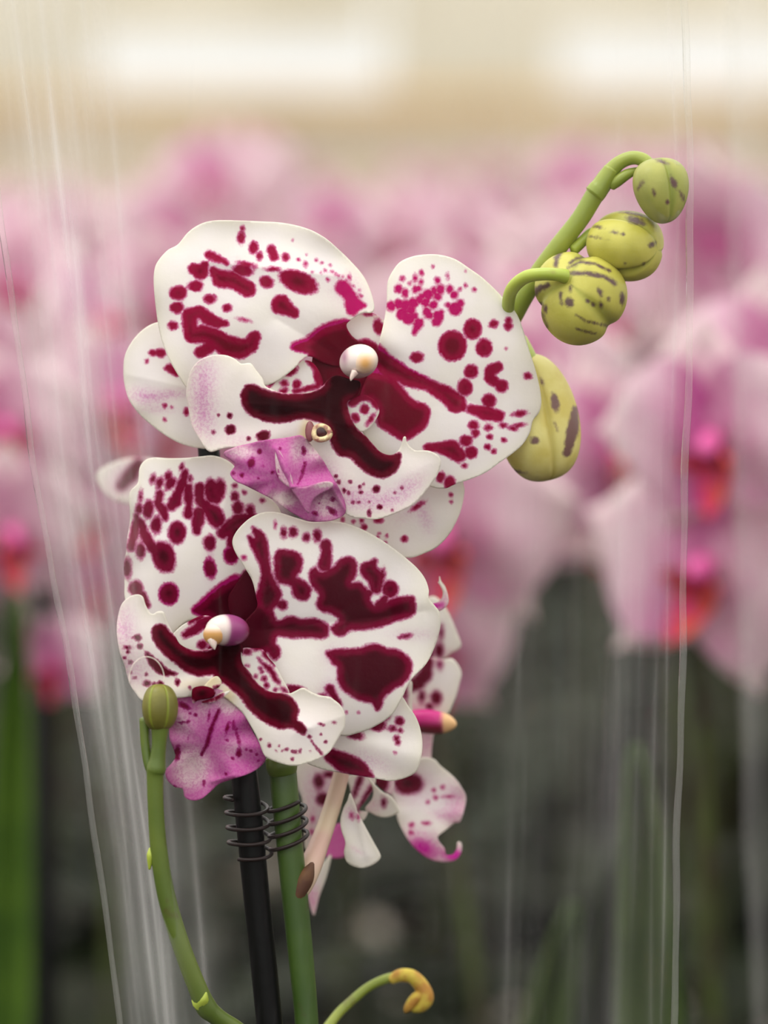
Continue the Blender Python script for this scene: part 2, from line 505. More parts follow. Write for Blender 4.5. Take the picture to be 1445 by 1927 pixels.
RP1 = P('R2', [(525, 230), (550, 170), (590, 120), (650, 92), (720, 80), (800, 82), (880, 105), (950, 150), (1020, 200), (1090, 265), (1150, 330), (1200, 390), (1230, 460), (1260, 560), (1295, 670), (1320, 770), (1330, 850), (1318, 905), (1285, 950), (1270, 1010), (1235, 1070), (1180, 1120), (1110, 1170), (1040, 1220), (960, 1255), (880, 1282), (820, 1305), (740, 1290), (650, 1230), (560, 1170), (460, 1100), (400, 1020), (380, 930), (380, 830), (410, 740), (455, 660), (470, 600), (485, 530), (505, 440), (520, 340)])
petal('petal', RP1, dict(base=4, c=(800, 680), tilt=(-0.05, 0.03), cup=-16, R=190,
      bumps=[(800, 600, 110, 120, 0, 12), (700, 700, 60, 50, 0, -16), (900, 820, 80, 60, 30, 6)],
      creases=[(720, 690, 920, 770, -5, 26)], ruffle=(8, 5, 2.0)), M_PET1, fl1,
      dark=[('R2', [(970, 470, 46, 52), (865, 558, 73, 78), (1030, 568, 42, 46), (1080, 442, 23, 20), (1158, 425, 16), (1158, 455, 20), (1147, 572, 4), (680, 618, 32, 26), (963, 692, 36, 35), (930, 775, 37, 43), (1055, 845, 35, 34),
                    [(1100, 668, 26), (1060, 690, 28), (1062, 725, 28), (1085, 745, 26)], (1122, 768, 33, 32), (1258, 716, 22, 17), (1220, 913, 34, 14, -8), (975, 972, 26, 22), (985, 1015, 20, 20), (937, 1055, 31, 28), (962, 1115, 33, 31), (1055, 985, 20, 14), (1130, 974, 17, 12), (1212, 974, 28, 10, -10), (1182, 990, 20, 9), (1060, 1033, 12, 11), (1135, 1051, 12, 10), (1050, 1088, 16, 14), (1080, 1108, 12, 11), (928, 1185, 13, 12),
                    [(735, 1088, 18), (790, 1090, 26), (860, 1100, 46), (900, 1132, 36)], (850, 1272, 27, 33, 15), (803, 1245, 22, 27),
                    [(440, 600, 40), (540, 675, 52), (640, 728, 42), (740, 765, 30), (830, 810, 42), (885, 858, 50), (920, 880, 20)], [(962, 888, 22), (1040, 910, 37), (1110, 925, 27)],
                    Poly([(380, 700), (540, 720), (610, 785), (660, 840), (738, 880), (738, 960), (690, 1012), (610, 1052), (540, 1015), (470, 965), (475, 900), (440, 850), (380, 840)])])],
      mag=[('R2', [(605, 207, 14), (640, 232, 10), (670, 205, 12, 20), (703, 177, 12, 15), (763, 143, 8), (785, 214, 16), (840, 193, 9, 15), (935, 242, 10), (905, 262, 9), (980, 262, 12), (935, 165, 4),
                   (582, 262, 20, 24), (616, 284, 20, 24), (672, 262, 17, 22), (702, 224, 14, 18), (690, 258, 16), (735, 290, 26, 30), (768, 272, 18, 24), (802, 264, 20, 26), (788, 300, 24, 22), (850, 262, 20, 22), (874, 290, 20, 22), (905, 335, 22, 20), (880, 365, 36, 36), (842, 345, 16, 16), (545, 350, 24, 28), (585, 340, 26, 26), (620, 345, 26, 30), (660, 335, 28, 30), (650, 372, 26, 24), (690, 318, 22, 22), (725, 330, 26, 26), (705, 300, 18, 20), (765, 345, 24, 24), (600, 392, 30, 30), (635, 415, 32, 32), (665, 400, 20, 20), (730, 378, 22, 24), (745, 400, 24, 20), (790, 405, 30, 34), (780, 430, 24, 26), (805, 385, 18), [(690, 440, 25), (665, 490, 13)], Poly([(460, 560), (540, 620), (640, 690), (740, 745), (700, 760), (560, 720), (440, 680)], True, 5)])])

# white spotted wings at the flower's heart
petal('sepal', P('R1', [(780, 940), (825, 893), (880, 845), (950, 795), (1020, 790), (1070, 850), (1085, 915), (1050, 955), (960, 965), (860, 965)]),
      dict(base=-2, c=(555, 715), tilt=(-0.05, 0.1)), M_PET1, fl1,
      dark=[('R1', [(918, 838, 35, 22, -25), (887, 903, 18, 15), (950, 908, 20, 22), (883, 942, 22, 12, -20), (820, 895, 12, 32, 35), [(940, 946, 10), (1060, 915, 12)], Poly([(1000, 780), (1030, 830), (1050, 900), (1120, 920), (1120, 780)])])])
petal('sepal', P('C1', [(680, 950), (760, 900), (880, 860), (1000, 930), (1045, 1030), (1030, 1100), (970, 1195), (900, 1260), (820, 1270), (730, 1160), (690, 1050)]),
      dict(base=26, c=(682, 776), tilt=(-0.1, 0.1)), M_PET1, fl1,
      dark=[('C1', [(880, 1025, 45, 52), (775, 1120, 42, 50, -40), (950, 1140, 24, 62, 35), Poly([(680, 880), (690, 960), (740, 990), (800, 960), (850, 930), (930, 930), (980, 990), (1020, 1030), (1060, 1000), (1000, 850)])])])

petal('throat', P('C1', [(330, 330), (520, 250), (720, 240), (930, 300), (1060, 420), (1080, 700), (1040, 960), (900, 1000), (700, 1020), (500, 900), (330, 760), (280, 560)]),
      dict(base=-27, c=(655, 705), cup=4, R=60), M_PET1, fl1, dark=[('C1', [Poly([(0, 0), (1445, 0), (1445, 1445), (0, 1445)], False)])], step=5)
# lip: two wings joined at the dark heart
ARM1 = Poly(P('R1', [(665, 1000), (668, 945), (690, 912), (730, 910), (790, 935), (880, 955), (990, 955), (1085, 920)]) +
            P('C1', [(430, 600), (600, 560), (900, 620), (960, 760), (800, 900), (690, 960), (735, 1140), (800, 1255), (900, 1335), (1000, 1450), (1080, 1515), (1180, 1540), (1270, 1520)]) +
            P('R2', [(597, 1130), (590, 1180), (555, 1225), (500, 1248), (440, 1235), (380, 1195), (330, 1142), (275, 1132), (240, 1085), (222, 1040)]) +
            P('C1', [(480, 1340), (420, 1200), (200, 1130), (0, 1170)]) + P('R1', [(830, 1105), (760, 1090), (700, 1055)]))
LIP1 = (P('R1', [(500, 1252), (450, 1190), (410, 1120), (395, 1040), (382, 960), (390, 890), (410, 830), (450, 785), (510, 760), (580, 758), (630, 776), (665, 802), (712, 800), (745, 840), (775, 880), (787, 915), (830, 938), (900, 955), (990, 955), (1040, 945), (1085, 918)]) +
        P('C1', [(460, 700), (560, 640), (700, 680), (820, 720), (800, 850), (690, 960), (735, 1140), (800, 1258), (900, 1335), (980, 1430), (1060, 1508), (1160, 1542), (1240, 1515), (1290, 1440), (1318, 1345), (1345, 1340), (1362, 1410)]) +
        P('R2', [(665, 1102), (700, 1105), (745, 1108), (790, 1132), (805, 1170), (795, 1210), (780, 1245), (740, 1300), (680, 1370), (620, 1410), (550, 1440), (470, 1465), (400, 1462), (330, 1450), (260, 1400), (180, 1300), (120, 1240)]) +
        P('R1', [(1020, 1330), (940, 1310), (860, 1290), (760, 1260), (680, 1235), (610, 1232), (560, 1240)]))
petal('lip', LIP1, dict(base=52, c=(600, 790), tilt=(0, 0.02),
      bumps=[(400, 740, 70, 80, 0, 14), (640, 730, 60, 60, 0, -22), (750, 880, 90, 70, 30, 14), (560, 860, 70, 60, 0, -8)],
      creases=[(470, 760, 600, 770, 6, 16), (660, 800, 740, 870, 6, 14)], ruffle=(7, 7, 1.0)), M_LIP, fl1,
      dark=[('P', [ARM1]),
            ('R1', [(605, 1068, 12), (610, 1140, 28, 22, -15), (778, 1172, 33, 25, -15), (523, 1152, 9), (702, 1186, 8), (548, 1065, 5), (757, 1252, 9)]),
            ('R2', [(465, 1305, 19, 20), (270, 1270, 10), (300, 1315, 10), (323, 1325, 8), (255, 1240, 8), (330, 1270, 7), (485, 1400, 11), (380, 1295, 9), (385, 1325, 8), (430, 1375, 6), (375, 1375, 5), (550, 1415, 6), (430, 1430, 8, 14), (565, 1325, 5), (600, 1300, 5), (400, 1280, 5), (345, 1375, 5)])],
      wash=[('R1', [(470, 900, 62, 130, 5, 0.6), (470, 1090, 60, 100, 0, 0.5), (640, 1200, 90, 40, 0, 0.25)]),
            ('R2', [(340, 1350, 90, 60, 0, 0.5), (500, 1370, 100, 50, 0, 0.5), (630, 1300, 90, 45, -35, 0.45), (180, 1260, 80, 90, 0, 0.6)])],
      yel=[('R2', [(95, 1010, 30, 90, 10, 0.8)])])

petal('lip_lobe', P('C6', [(60, 100), (120, 62), (200, 42), (300, 22), (400, 10), (480, 0), (530, 40), (590, 120), (640, 200), (690, 290), (722, 370), (715, 430), (640, 462), (530, 466), (450, 430), (330, 350), (200, 282), (125, 245), (95, 205), (120, 155)]),
      dict(base=66, c=(530, 900), tilt=(-0.05, -0.1), bumps=[(545, 885, 20, 45, -20, 22), (600, 915, 45, 12, -8, 16), (470, 890, 50, 30, 10, 10)],
           creases=[(520, 845, 548, 915, 14, 8), (548, 918, 620, 910, 14, 8), (620, 912, 650, 960, 10, 8), (590, 970, 610, 935, 10, 7)], ruffle=(6, 9, 0)), M_MID, fl1,
      allwash=0.82, unwash=[('C6', [(380, 345, 60, 35, 10, 0.85), (620, 380, 60, 60, 0, 0.55), (560, 60, 70, 60, 0, 0.6), (160, 90, 70, 30, 0, 0.5), (450, 90, 30, 60, 0, 0.3)])],
      dark=[('C6', [(210, 150, 18, 28, 15), (255, 88, 12), (113, 205, 9), (160, 213, 12), (325, 198, 8), (250, 232, 8), (275, 165, 5), (365, 68, 6), (357, 205, 6, 20), [(503, 145, 6), (490, 200, 9), (465, 262, 6)], (655, 347, 14, 10), (650, 410, 30, 16, 40), (558, 424, 17, 11, 20), (583, 365, 5), (497, 85, 12, 20)])])
petal('lip_lobe', P('C6', [(345, 70), (375, 100), (405, 160), (430, 230), (436, 282), (400, 270), (360, 230), (345, 180), (340, 120)]),
      dict(base=92, c=(535, 885), tilt=(0.3, 0)), M_MID, fl1, allwash=0.6, unwash=[('C6', [(350, 120, 20, 60, 0, 0.6)])], dark=[('C6', [(357, 205, 5, 18)])])
petal('lip_lobe', P('C6', [(430, 285), (500, 280), (560, 262), (620, 250), (655, 262), (640, 290), (580, 320), (540, 360), (525, 420), (500, 400), (470, 350)]),
      dict(base=94, c=(585, 930), tilt=(0, -0.3)), M_MID, fl1, allwash=0.75, unwash=[('C6', [(620, 265, 50, 14, -10, 0.7)])])

# column with its cream cap
def blob(name, cpx, cpy, z, axes, radii, mat, parent, shape=None, nu=36, nv=24, attrs_fn=None):
    """ellipsoid in camera-aligned axes; axes = 3 unit vectors (px right, px down, toward camera)"""
    A = np.array(axes, float); v = []; f = []; uv = []
    for i in range(nv + 1):
        ph = math.pi * i / nv
        for j in range(nu):
            th = 2 * math.pi * j / nu
            l = np.array([math.cos(ph), math.sin(ph) * math.cos(th), math.sin(ph) * math.sin(th)])
            k = shape(ph / math.pi, th) if shape else 1.0
            l = np.array([l[0] * radii[0], l[1] * radii[1] * k, l[2] * radii[2] * k])
            v.append(l @ A)
    v = np.array(v)
    X, Y, Z = cpx + v[:, 0], cpy + v[:, 1], z + v[:, 2]
    pos = at_np(X, Y, D - Z * S)
    for i in range(nv):
        for j in range(nu):
            a = i * nu + j; b = i * nu + (j + 1) % nu
            f.append((a, b, b + nu, a + nu))
    attrs = attrs_fn(X, Y, Z, v) if attrs_fn else None
    return mesh_obj(name, pos, f, mat, parent, attrs)

def frame(d, upv=(0, 0, 1)):
    d = np.array(d, float); d /= np.linalg.norm(d)
    u = np.array(upv, float); u -= d * (u @ d); u /= np.linalg.norm(u)
    return [d, u, np.cross(d, u)]

def col_mat():
    t = NT('column_skin')
    a = t.attr('tip'); b = t.attr('pur')
    c = t.mix(b, lin(236, 220, 214), lin(150, 60, 120))
    c = t.mix(a, c, lin(112, 14, 36))
    return t.done(t.translucent(t.principled(c, 0.35, 0.5), c, 0.15))
M_COLUMN = col_mat()
M_CAP = simple('cream_anther_cap', lin(240, 214, 180), 0.4, 0.4, 900, lin(228, 184, 126), 0.1)
t_ = NT('cream_orange_cap'); c_ = t_.mix(t_.attr('glow'), lin(238, 222, 206), lin(226, 172, 104)); M_CAPG = t_.done(t_.translucent(t_.principled(c_, 0.4, 0.3), c_, 0.12))
M_CAPW = simple('white_anther_rim', lin(240, 226, 214), 0.4, 0.4, 700, lin(232, 206, 196), 0.1)

def col_attr(base_dir, cx, cy, z, L):
    def fn(X, Y, Z, v):
        q = (v @ np.array(base_dir, float)) / L
        return {'tip': np.clip((q - 0.35) / 0.5, 0, 1), 'pur': np.clip((q + 0.25) / 0.4, 0, 1)}
    return fn
d1 = frame((-0.35, 0.1, -0.9))
blob('column', 675, 680, 60, d1, (46, 35, 32), M_COLUMN, fl1, attrs_fn=lambda X, Y, Z, v: {'tip': np.clip((Y - 690) / 22, 0, 1) * 0.6 + np.clip(((v @ d1[0]) / 46 - 0.3) / 0.4, 0, 0.4), 'pur': np.clip(1 - np.hypot((X - 648) / 10, (Y - 672) / 26), 0, 1) * 0.8})
blob('anther_cap', 688, 680, 90, frame((0.2, 0.15, 0.95)), (23, 21, 24), M_CAPG, fl1, attrs_fn=lambda X, Y, Z, v: {'glow': np.clip(1.25 - np.hypot((X - 687) / 17, (Y - 684) / 19), 0, 1)})
tube('column_beak', [(668, 700, 96, 7), (662, 710, 98, 4), (660, 716, 99, 1.2)], M_CAPW, fl1, seg=10)

# callus cup in the lip
M_CALLUS = simple('callus_cream', lin(226, 210, 160), 0.4, 0.4, 800, lin(150, 90, 80))
M_DARK = simple('maroon_callus', lin(70, 12, 22), 0.35, 0.5, 900, lin(44, 6, 14))
def ring(name, cx, cy, z, r, rt, mat, parent, sq=0.85):
    pts = []
    for k in range(29):
        a = 2 * math.pi * k / 28
        rr = r * (1 + 0.05 * math.sin(3 * a + 1))
        pts.append(at(cx + rr * math.cos(a), cy + rr * sq * math.sin(a), D - (z + 3 * math.sin(a)) * S))
    return tube_world(name, pts, rt * S, mat, parent, 10, False)
ring('callus', 605, 815, 74, 15, 5.5, M_CALLUS, fl1)
blob('callus', 602, 813, 66, frame((0, 0, 1), (0, 1, 0)), (12, 15, 16), M_DARK, fl1)
blob('callus', 583, 812, 70, frame((0, 1, 0.2)), (20, 7, 9), simple('callus_mauve', lin(120, 60, 66), 0.4, 0.4), fl1)

# ---- lower flower
fl2 = new_empty('flower', at(450, 1190, D + 30 * S), plant); fl2['label'] = 'lower white flower with larger maroon blotches and magenta lip'
LP2 = P('R3', [(175, 112), (205, 72), (250, 58), (330, 62), (420, 60), (500, 52), (560, 48), (620, 65), (665, 95), (720, 160), (800, 230), (880, 290), (915, 340), (930, 420), (900, 560), (860, 700), (800, 860), (720, 950), (620, 930), (540, 900), (440, 915), (385, 950), (345, 990), (280, 1000), (200, 950), (130, 870), (98, 800), (95, 720), (92, 620), (103, 560), (110, 480), (124, 380), (120, 270), (132, 228), (165, 190)])
petal('petal', LP2, dict(base=-22, c=(360, 1010), tilt=(0.02, 0.05), cup=-14, R=180,
      bumps=[(340, 1050, 90, 80, 0, 14), (440, 1150, 60, 50, 0, -14), (250, 1000, 40, 140, 5, -8)], creases=[(440, 900, 400, 1010, 6, 30), (350, 870, 370, 990, 5, 24)], ruffle=(8, 7, 0)), M_PET2, fl2,
      dark=[('R3', [(245, 172, 12, 20, 15), (280, 192, 17, 28, 20), (325, 158, 17, 26, 25), (335, 195, 21, 34, 35), (395, 108, 8, 15, 20), (440, 172, 9, 15),
                    [(415, 140, 16), (402, 190, 24), (378, 240, 20), (362, 288, 32), (342, 315, 22)], [(430, 215, 20), (430, 270, 24), (436, 310, 16), (430, 355, 26)],
                    [(490, 215, 24), (490, 285, 24), (525, 312, 24)], (550, 228, 34, 52), (596, 226, 28, 50), [(560, 260, 36), (575, 270, 30)], [(488, 350, 30), (480, 400, 30), (475, 448, 18)], [(530, 325, 28), (565, 355, 44), (580, 385, 42)],
                    [(280, 252, 20), (272, 300, 20), (300, 340, 23), (310, 375, 15)], (221, 332, 26, 46, 8), (262, 412, 27, 42, 6), (180, 270, 8, 22, 5), (172, 328, 16, 30, 8), (373, 452, 45, 56),
                    [(160, 365, 12), (150, 440, 22), (130, 530, 20)], (180, 545, 22, 40), [(178, 395, 18), (205, 470, 26), (245, 535, 26)], (302, 580, 58, 82, -20), (110, 640, 20, 45), (155, 745, 36, 40), [(190, 780, 18), (215, 835, 14)],
                    (327, 775, 48, 54), (543, 505, 31, 38), (545, 640, 28, 48, -10), (675, 260, 19, 21), (675, 207, 10), (727, 240, 9), (818, 283, 8), (692, 325, 28, 34), (755, 335, 22, 28),
                    [(610, 455, 28), (650, 425, 34), (700, 392, 40), (770, 375, 22)], [(680, 440, 44), (670, 510, 36)], (655, 572, 34, 42),
                    Poly([(455, 862), (500, 825), (560, 768), (640, 715), (700, 690), (760, 640), (860, 720), (900, 900), (860, 1000), (720, 1000), (600, 960), (540, 900), (500, 890)])])],
      mag=[('R3', [Poly([(462, 862), (500, 820), (560, 762), (640, 706), (690, 690), (700, 780), (560, 880)], True, 5), (545, 640, 30, 50, -10), (327, 775, 52, 58), (655, 572, 40, 46)])],
      wash=[('R3', [(545, 600, 22, 90, 0, 0.35)])])

petal('sepal', P('R3', [(640, 800), (670, 740), (700, 695), (735, 652), (765, 700), (800, 780), (830, 880), (740, 930), (660, 900)]),
      dict(base=-12, c=(462, 1130), cup=-10, R=60), M_PET2, fl2, dark=[('R3', [Poly([(560, 600), (900, 600), (950, 1000), (560, 1000)], False)])])

RP2 = P('R4', [(80, 240), (95, 190), (140, 135), (200, 90), (270, 68), (350, 75), (430, 100), (520, 125), (600, 118), (700, 130), (800, 165), (900, 220), (980, 275), (1050, 330), (1110, 385), (1150, 440), (1170, 500), (1170, 550), (1202, 590), (1230, 630), (1236, 690), (1222, 760), (1190, 850), (1150, 920), (1085, 985), (1050, 1040), (1015, 1115), (960, 1200), (860, 1265), (770, 1298), (690, 1312), (600, 1270), (500, 1170), (400, 1120), (330, 1000), (250, 900), (140, 860), (110, 780), (150, 680), (215, 600), (212, 540), (190, 450), (150, 380), (100, 300)])
petal('petal', RP2, dict(base=32, c=(640, 1160), tilt=(-0.06, 0.0), cup=-12, R=200,
      bumps=[(600, 1080, 120, 80, 20, 12), (520, 1180, 70, 40, 10, -12), (680, 1280, 90, 60, 10, 8)], creases=[(500, 1185, 800, 1150, -5, 24)], ruffle=(8, 6, 2.5)), M_PET2, fl2,
      dark=[('R4', [Poly([(190, 155), (215, 160), (262, 205), (283, 300), (290, 380), (325, 470), (352, 520), (330, 585), (260, 640), (210, 560), (228, 480), (242, 400), (212, 320), (180, 250), (168, 198), (205, 215)]),
                    (365, 185, 14, 22), (416, 182, 22, 26), (492, 210, 19, 22), (550, 200, 22, 30),
                    Poly([(318, 310), (340, 278), (400, 282), (450, 300), (470, 350), (455, 400), (435, 430), (490, 460), (515, 500), (500, 550), (460, 560), (420, 530), (400, 480), (340, 460), (315, 410)]), (355, 585, 27, 29),
                    [(600, 252, 28), (603, 300, 28), (592, 360, 38)],
                    Poly([(510, 400), (540, 380), (580, 405), (640, 372), (685, 330), (740, 320), (768, 360), (765, 420), (738, 462), (790, 460), (830, 500), (870, 510), (850, 535), (845, 560), (880, 592), (930, 570), (990, 545), (1080, 540), (1095, 600), (1080, 640), (1000, 670), (920, 700), (830, 720), (740, 725), (690, 755), (650, 745), (628, 715), (672, 665), (630, 632), (575, 620), (545, 580), (560, 530), (530, 490), (512, 450)]),
                    [(870, 345, 14), (835, 392, 46), (875, 430, 46), (878, 490, 32)], (912, 420, 14, 30), (955, 498, 44, 46, -20), [(930, 545, 18), (900, 590, 30)],
                    Poly([(290, 600), (330, 672), (380, 655), (420, 653), (470, 665), (530, 660), (580, 680), (612, 705), (608, 755), (570, 770), (480, 765), (400, 765), (330, 760), (322, 800), (345, 830), (340, 870), (310, 890), (270, 850), (200, 900), (80, 860), (80, 640), (200, 560)]),
                    (1045, 757, 22, 10, -12), [(1005, 766, 3), (1045, 757, 8)],
                    Poly([(600, 850), (640, 835), (720, 830), (790, 825), (830, 810), (890, 806), (940, 828), (1000, 835), (1050, 870), (1077, 920), (1065, 980), (1030, 1020), (980, 1050), (930, 1090), (905, 1150), (880, 1168), (850, 1130), (790, 1115), (740, 1090), (690, 1050), (665, 1000), (660, 930), (630, 900)]),
                    Poly([(380, 1045), (400, 1030), (460, 1040), (485, 1060), (400, 1078)]), [(620, 1050, 22), (650, 1100, 14), (680, 1140, 6)], (580, 1088, 15, 6)])],
      mag=[('R4', [(320, 140, 8, 15), (145, 322, 14, 14), (712, 1180, 8), (780, 1182, 6)])],
      wash=[('R4', [(640, 870, 60, 60, 0, 0.25), (1080, 750, 120, 30, 0, 0.2), (620, 1060, 50, 50, 0, 0.4)])])

petal('sepal', P('R4', [(1000, 1080), (1060, 1150), (1100, 1210), (1125, 1280), (1135, 1360), (1125, 1440), (1100, 1510), (1040, 1545), (960, 1562), (870, 1548), (760, 1530), (640, 1510), (560, 1490), (480, 1450), (460, 1350), (560, 1240), (700, 1150), (850, 1080)]),
      dict(base=-10, c=(700, 1400), cup=-10, R=110, bumps=[(700, 1400, 120, 30, 20, 10)], ruffle=(4, 5, 0)), M_PET2, fl2,
      dark=[('R4', [(885, 1255, 40, 28), (923, 1203, 27, 18, 10), (1007, 1230, 23, 22), (970, 1273, 20, 14), (1013, 1282, 10), (990, 1325, 15), (998, 1346, 12), (765, 1308, 40, 20, 10),
                    Poly([(620, 1385), (700, 1405), (760, 1430), (810, 1460), (840, 1500), (858, 1540), (780, 1533), (700, 1518), (640, 1480), (590, 1430)])])],
      mag=[('R4', [(983, 1405, 6)])], wash=[('R4', [(850, 1450, 120, 50, 25, 0.25)])])

petal('sepal', P('R3', [(345, 1000), (385, 950), (440, 915), (500, 890), (560, 900), (600, 980), (600, 1050), (520, 1090), (430, 1085), (380, 1050)]),
      dict(base=10, c=(365, 1195), tilt=(0, 0.1)), M_PET2, fl2,
      dark=[('R3', [[(415, 990, 16), (465, 965, 22), (500, 930, 26), (540, 930, 40)], (507, 1042, 25, 22), (560, 1060, 24), [(440, 920, 10), (500, 895, 12)]])])
petal('sepal', P('C2', [(548, 510), (575, 478), (650, 480), (740, 490), (800, 570), (860, 640), (920, 750), (988, 895), (900, 930), (780, 900), (680, 800), (600, 690), (555, 600)]),
      dict(base=66, c=(500, 1260), tilt=(-0.1, 0.05)), M_PET2, fl2,
      dark=[('C2', [(605, 512, 36, 28), Poly([(692, 565), (740, 605), (820, 655), (860, 715), (895, 795), (850, 782), (812, 712), (750, 640)]), (680, 738, 13), (755, 755, 20, 22), (778, 820, 17, 20), (860, 857, 11), (935, 860, 26, 15, 30), (725, 665, 11), (737, 697, 9), (600, 640, 10, 8), [(770, 530, 26), (850, 630, 10)], (700, 480, 60, 20)])])

ARM2 = Poly(P('R3', [(240, 962), (262, 935), (305, 940), (335, 975), (370, 1010), (430, 1060), (500, 1075), (560, 1060), (600, 960), (700, 1000), (740, 1060)]) +
            P('C2', [(560, 600), (620, 700), (700, 800), (800, 865), (910, 885), (990, 920), (1040, 970), (1070, 1040), (1050, 1120), (1100, 1165), (1145, 1220), (1120, 1262), (1060, 1240), (1000, 1210), (900, 1215), (820, 1180), (740, 1140), (660, 1080), (590, 1000), (540, 920), (450, 850), (380, 800), (300, 780)]) +
            P('R3', [(560, 1200), (500, 1210), (430, 1190), (360, 1140), (300, 1090), (260, 1040), (242, 1000)]))
LIP2 = (P('R3', [(195, 1335), (150, 1290), (120, 1240), (95, 1150), (70, 1080), (55, 980), (60, 900), (80, 830), (120, 790), (160, 778), (190, 790), (205, 830), (225, 868), (245, 880), (268, 868), (300, 872), (320, 920), (345, 970), (365, 1002), (390, 1040), (440, 1065), (500, 1072), (565, 1060), (620, 1000), (690, 1020), (715, 1065)]) +
        P('C2', [(560, 610), (620, 700), (700, 800), (780, 860), (860, 885), (930, 885), (985, 892), (1040, 870), (1110, 843), (1180, 880), (1260, 910), (1350, 925)]) +
        P('R4', [(640, 1110), (682, 1145), (706, 1200), (702, 1270), (672, 1320), (642, 1370), (610, 1410), (560, 1440), (490, 1465), (420, 1478), (350, 1465), (285, 1440), (255, 1415), (225, 1340), (190, 1270), (140, 1190), (90, 1140)]) +
        P('R3', [(600, 1310), (500, 1310), (400, 1320), (300, 1330)]))
petal('lip', LIP2, dict(base=88, c=(420, 1250), tilt=(0, 0.0),
      bumps=[(260, 1200, 60, 80, 0, 8), (440, 1240, 60, 40, 0, -24), (580, 1380, 90, 70, 20, 12), (500, 1310, 60, 30, 40, -8)],
      creases=[(480, 1300, 580, 1370, 5, 16), (320, 1240, 400, 1280, 5, 16), (555, 1380, 640, 1350, 3, 20)], ruffle=(6, 8, 0)), M_LIP, fl2,
      dark=[('P', [ARM2]),
            ('R3', [Poly([(200, 1075), (240, 1100), (280, 1130), (320, 1170), (375, 1195), (320, 1205), (270, 1190), (230, 1150), (212, 1110)]), (165, 1005, 18, 17), (178, 1050, 14), (110, 1055, 18, 8), (115, 1080, 8), (125, 1133, 8), (95, 1110, 7), (215, 1245, 18, 15), (285, 1247, 14), (375, 1240, 12, 16), (250, 1250, 10), (210, 1198, 6), (150, 1215, 10, 6), (440, 1268, 8), (140, 1005, 5), (130, 1190, 5)]),
            ('C2', [(1165, 1280, 12), [(1185, 1325, 4), (1230, 1385, 9), (1280, 1440, 8)], (803, 1360, 13), (723, 1308, 6), (893, 1363, 6), (962, 1392, 11), (1040, 1420, 10), (1015, 1412, 6), (1090, 1400, 7), (1270, 1262, 6), (1268, 1168, 9, 5), (1293, 1173, 6), (1390, 1157, 10, 6), (1310, 1330, 7), (1085, 1425, 6), (1170, 1412, 4), (865, 1412, 5), (920, 1412, 5)]),
            ('R4', [(413, 1442, 5), (600, 1345, 5), (457, 1398, 6)])],
      wash=[('R3', [(95, 960, 50, 110, 0, 0.55), (140, 1180, 80, 80, 0, 0.45)])], yel=[('R3', [(640, 1310, 40, 50, 0, 0.6), (480, 1250, 120, 30, 0, 0.35)])])

petal('lip_lobe', P('R3', [(620, 1285), (680, 1320), (725, 1400), (765, 1490), (805, 1560), (838, 1638), (800, 1690), (740, 1722), (660, 1750), (592, 1775), (550, 1812), (500, 1850), (450, 1860), (412, 1842), (400, 1800), (360, 1790), (322, 1752), (314, 1700), (345, 1662), (362, 1625), (342, 1560), (330, 1490), (345, 1420), (368, 1350), (370, 1290), (450, 1265), (540, 1270)]),
      dict(base=74, c=(390, 1400), tilt=(0, -0.08), bumps=[(360, 1445, 35, 35, 0, -16), (400, 1360, 25, 60, 10, 14)], creases=[(400, 1470, 440, 1460, 8, 6), (420, 1330, 385, 1420, -8, 10)], ruffle=(9, 8, 1)), M_MID, fl2,
      allwash=0.85, unwash=[('R3', [(450, 1690, 80, 90, 20, 0.75), (640, 1330, 50, 60, 0, 0.9), (520, 1330, 40, 120, 10, 0.3), (400, 1450, 60, 90, 0, 0.3), (670, 1590, 60, 60, 0, 0.25)])],
      wash=[('R3', [(450, 1700, 40, 30, 40, 0.3)])],
      dark=[('R3', [[(592, 1385, 8), (555, 1470, 10), (528, 1570, 10), (500, 1620, 7)], (540, 1415, 6, 20, 10), (635, 1480, 8, 30, 15), (670, 1465, 8, 20), (690, 1525, 9, 35, -12), (635, 1545, 8), (400, 1450, 14, 6), (430, 1445, 8), (470, 1412, 8), (430, 1530, 6, 14), (372, 1610, 15, 42, 5), (695, 1610, 14, 22), (665, 1640, 8), (630, 1720, 7), (735, 1590, 6), (512, 1770, 8, 14), (360, 1785, 6), (410, 1302, 35, 18), (410, 1362, 32, 16, 20), (790, 1620, 6), (800, 1650, 6), (760, 1600, 6), (440, 1400, 6)])])
# maroon callus flaps
petal('callus', P('R3', [(455, 1272), (500, 1258), (545, 1266), (574, 1288), (560, 1318), (520, 1328), (480, 1336), (456, 1350), (449, 1310)]),
      dict(base=104, c=(383, 1306), cup=-6, R=20), M_LIP, fl2, dark=[('R3', [(505, 1300, 75, 50)])])
petal('callus', P('R3', [(500, 1342), (560, 1322), (610, 1295), (650, 1285), (620, 1315), (580, 1338), (530, 1350)]),
      dict(base=100, c=(400, 1312)), M_LIP, fl2, dark=[('R3', [[(510, 1342, 12), (580, 1322, 12), (610, 1305, 8)]])])
petal('callus', P('C2', [(210, 830), (250, 780), (300, 740), (340, 740), (370, 790), (340, 840), (300, 850), (250, 850)]),
      dict(base=98, c=(398, 1285)), M_LIP, fl2, yel=[('C2', [(290, 790, 120, 80, 0, 0.6)])], dark=[('C2', [(340, 835, 40, 18)])])
d2 = frame((0.88, 0.05, -0.45))
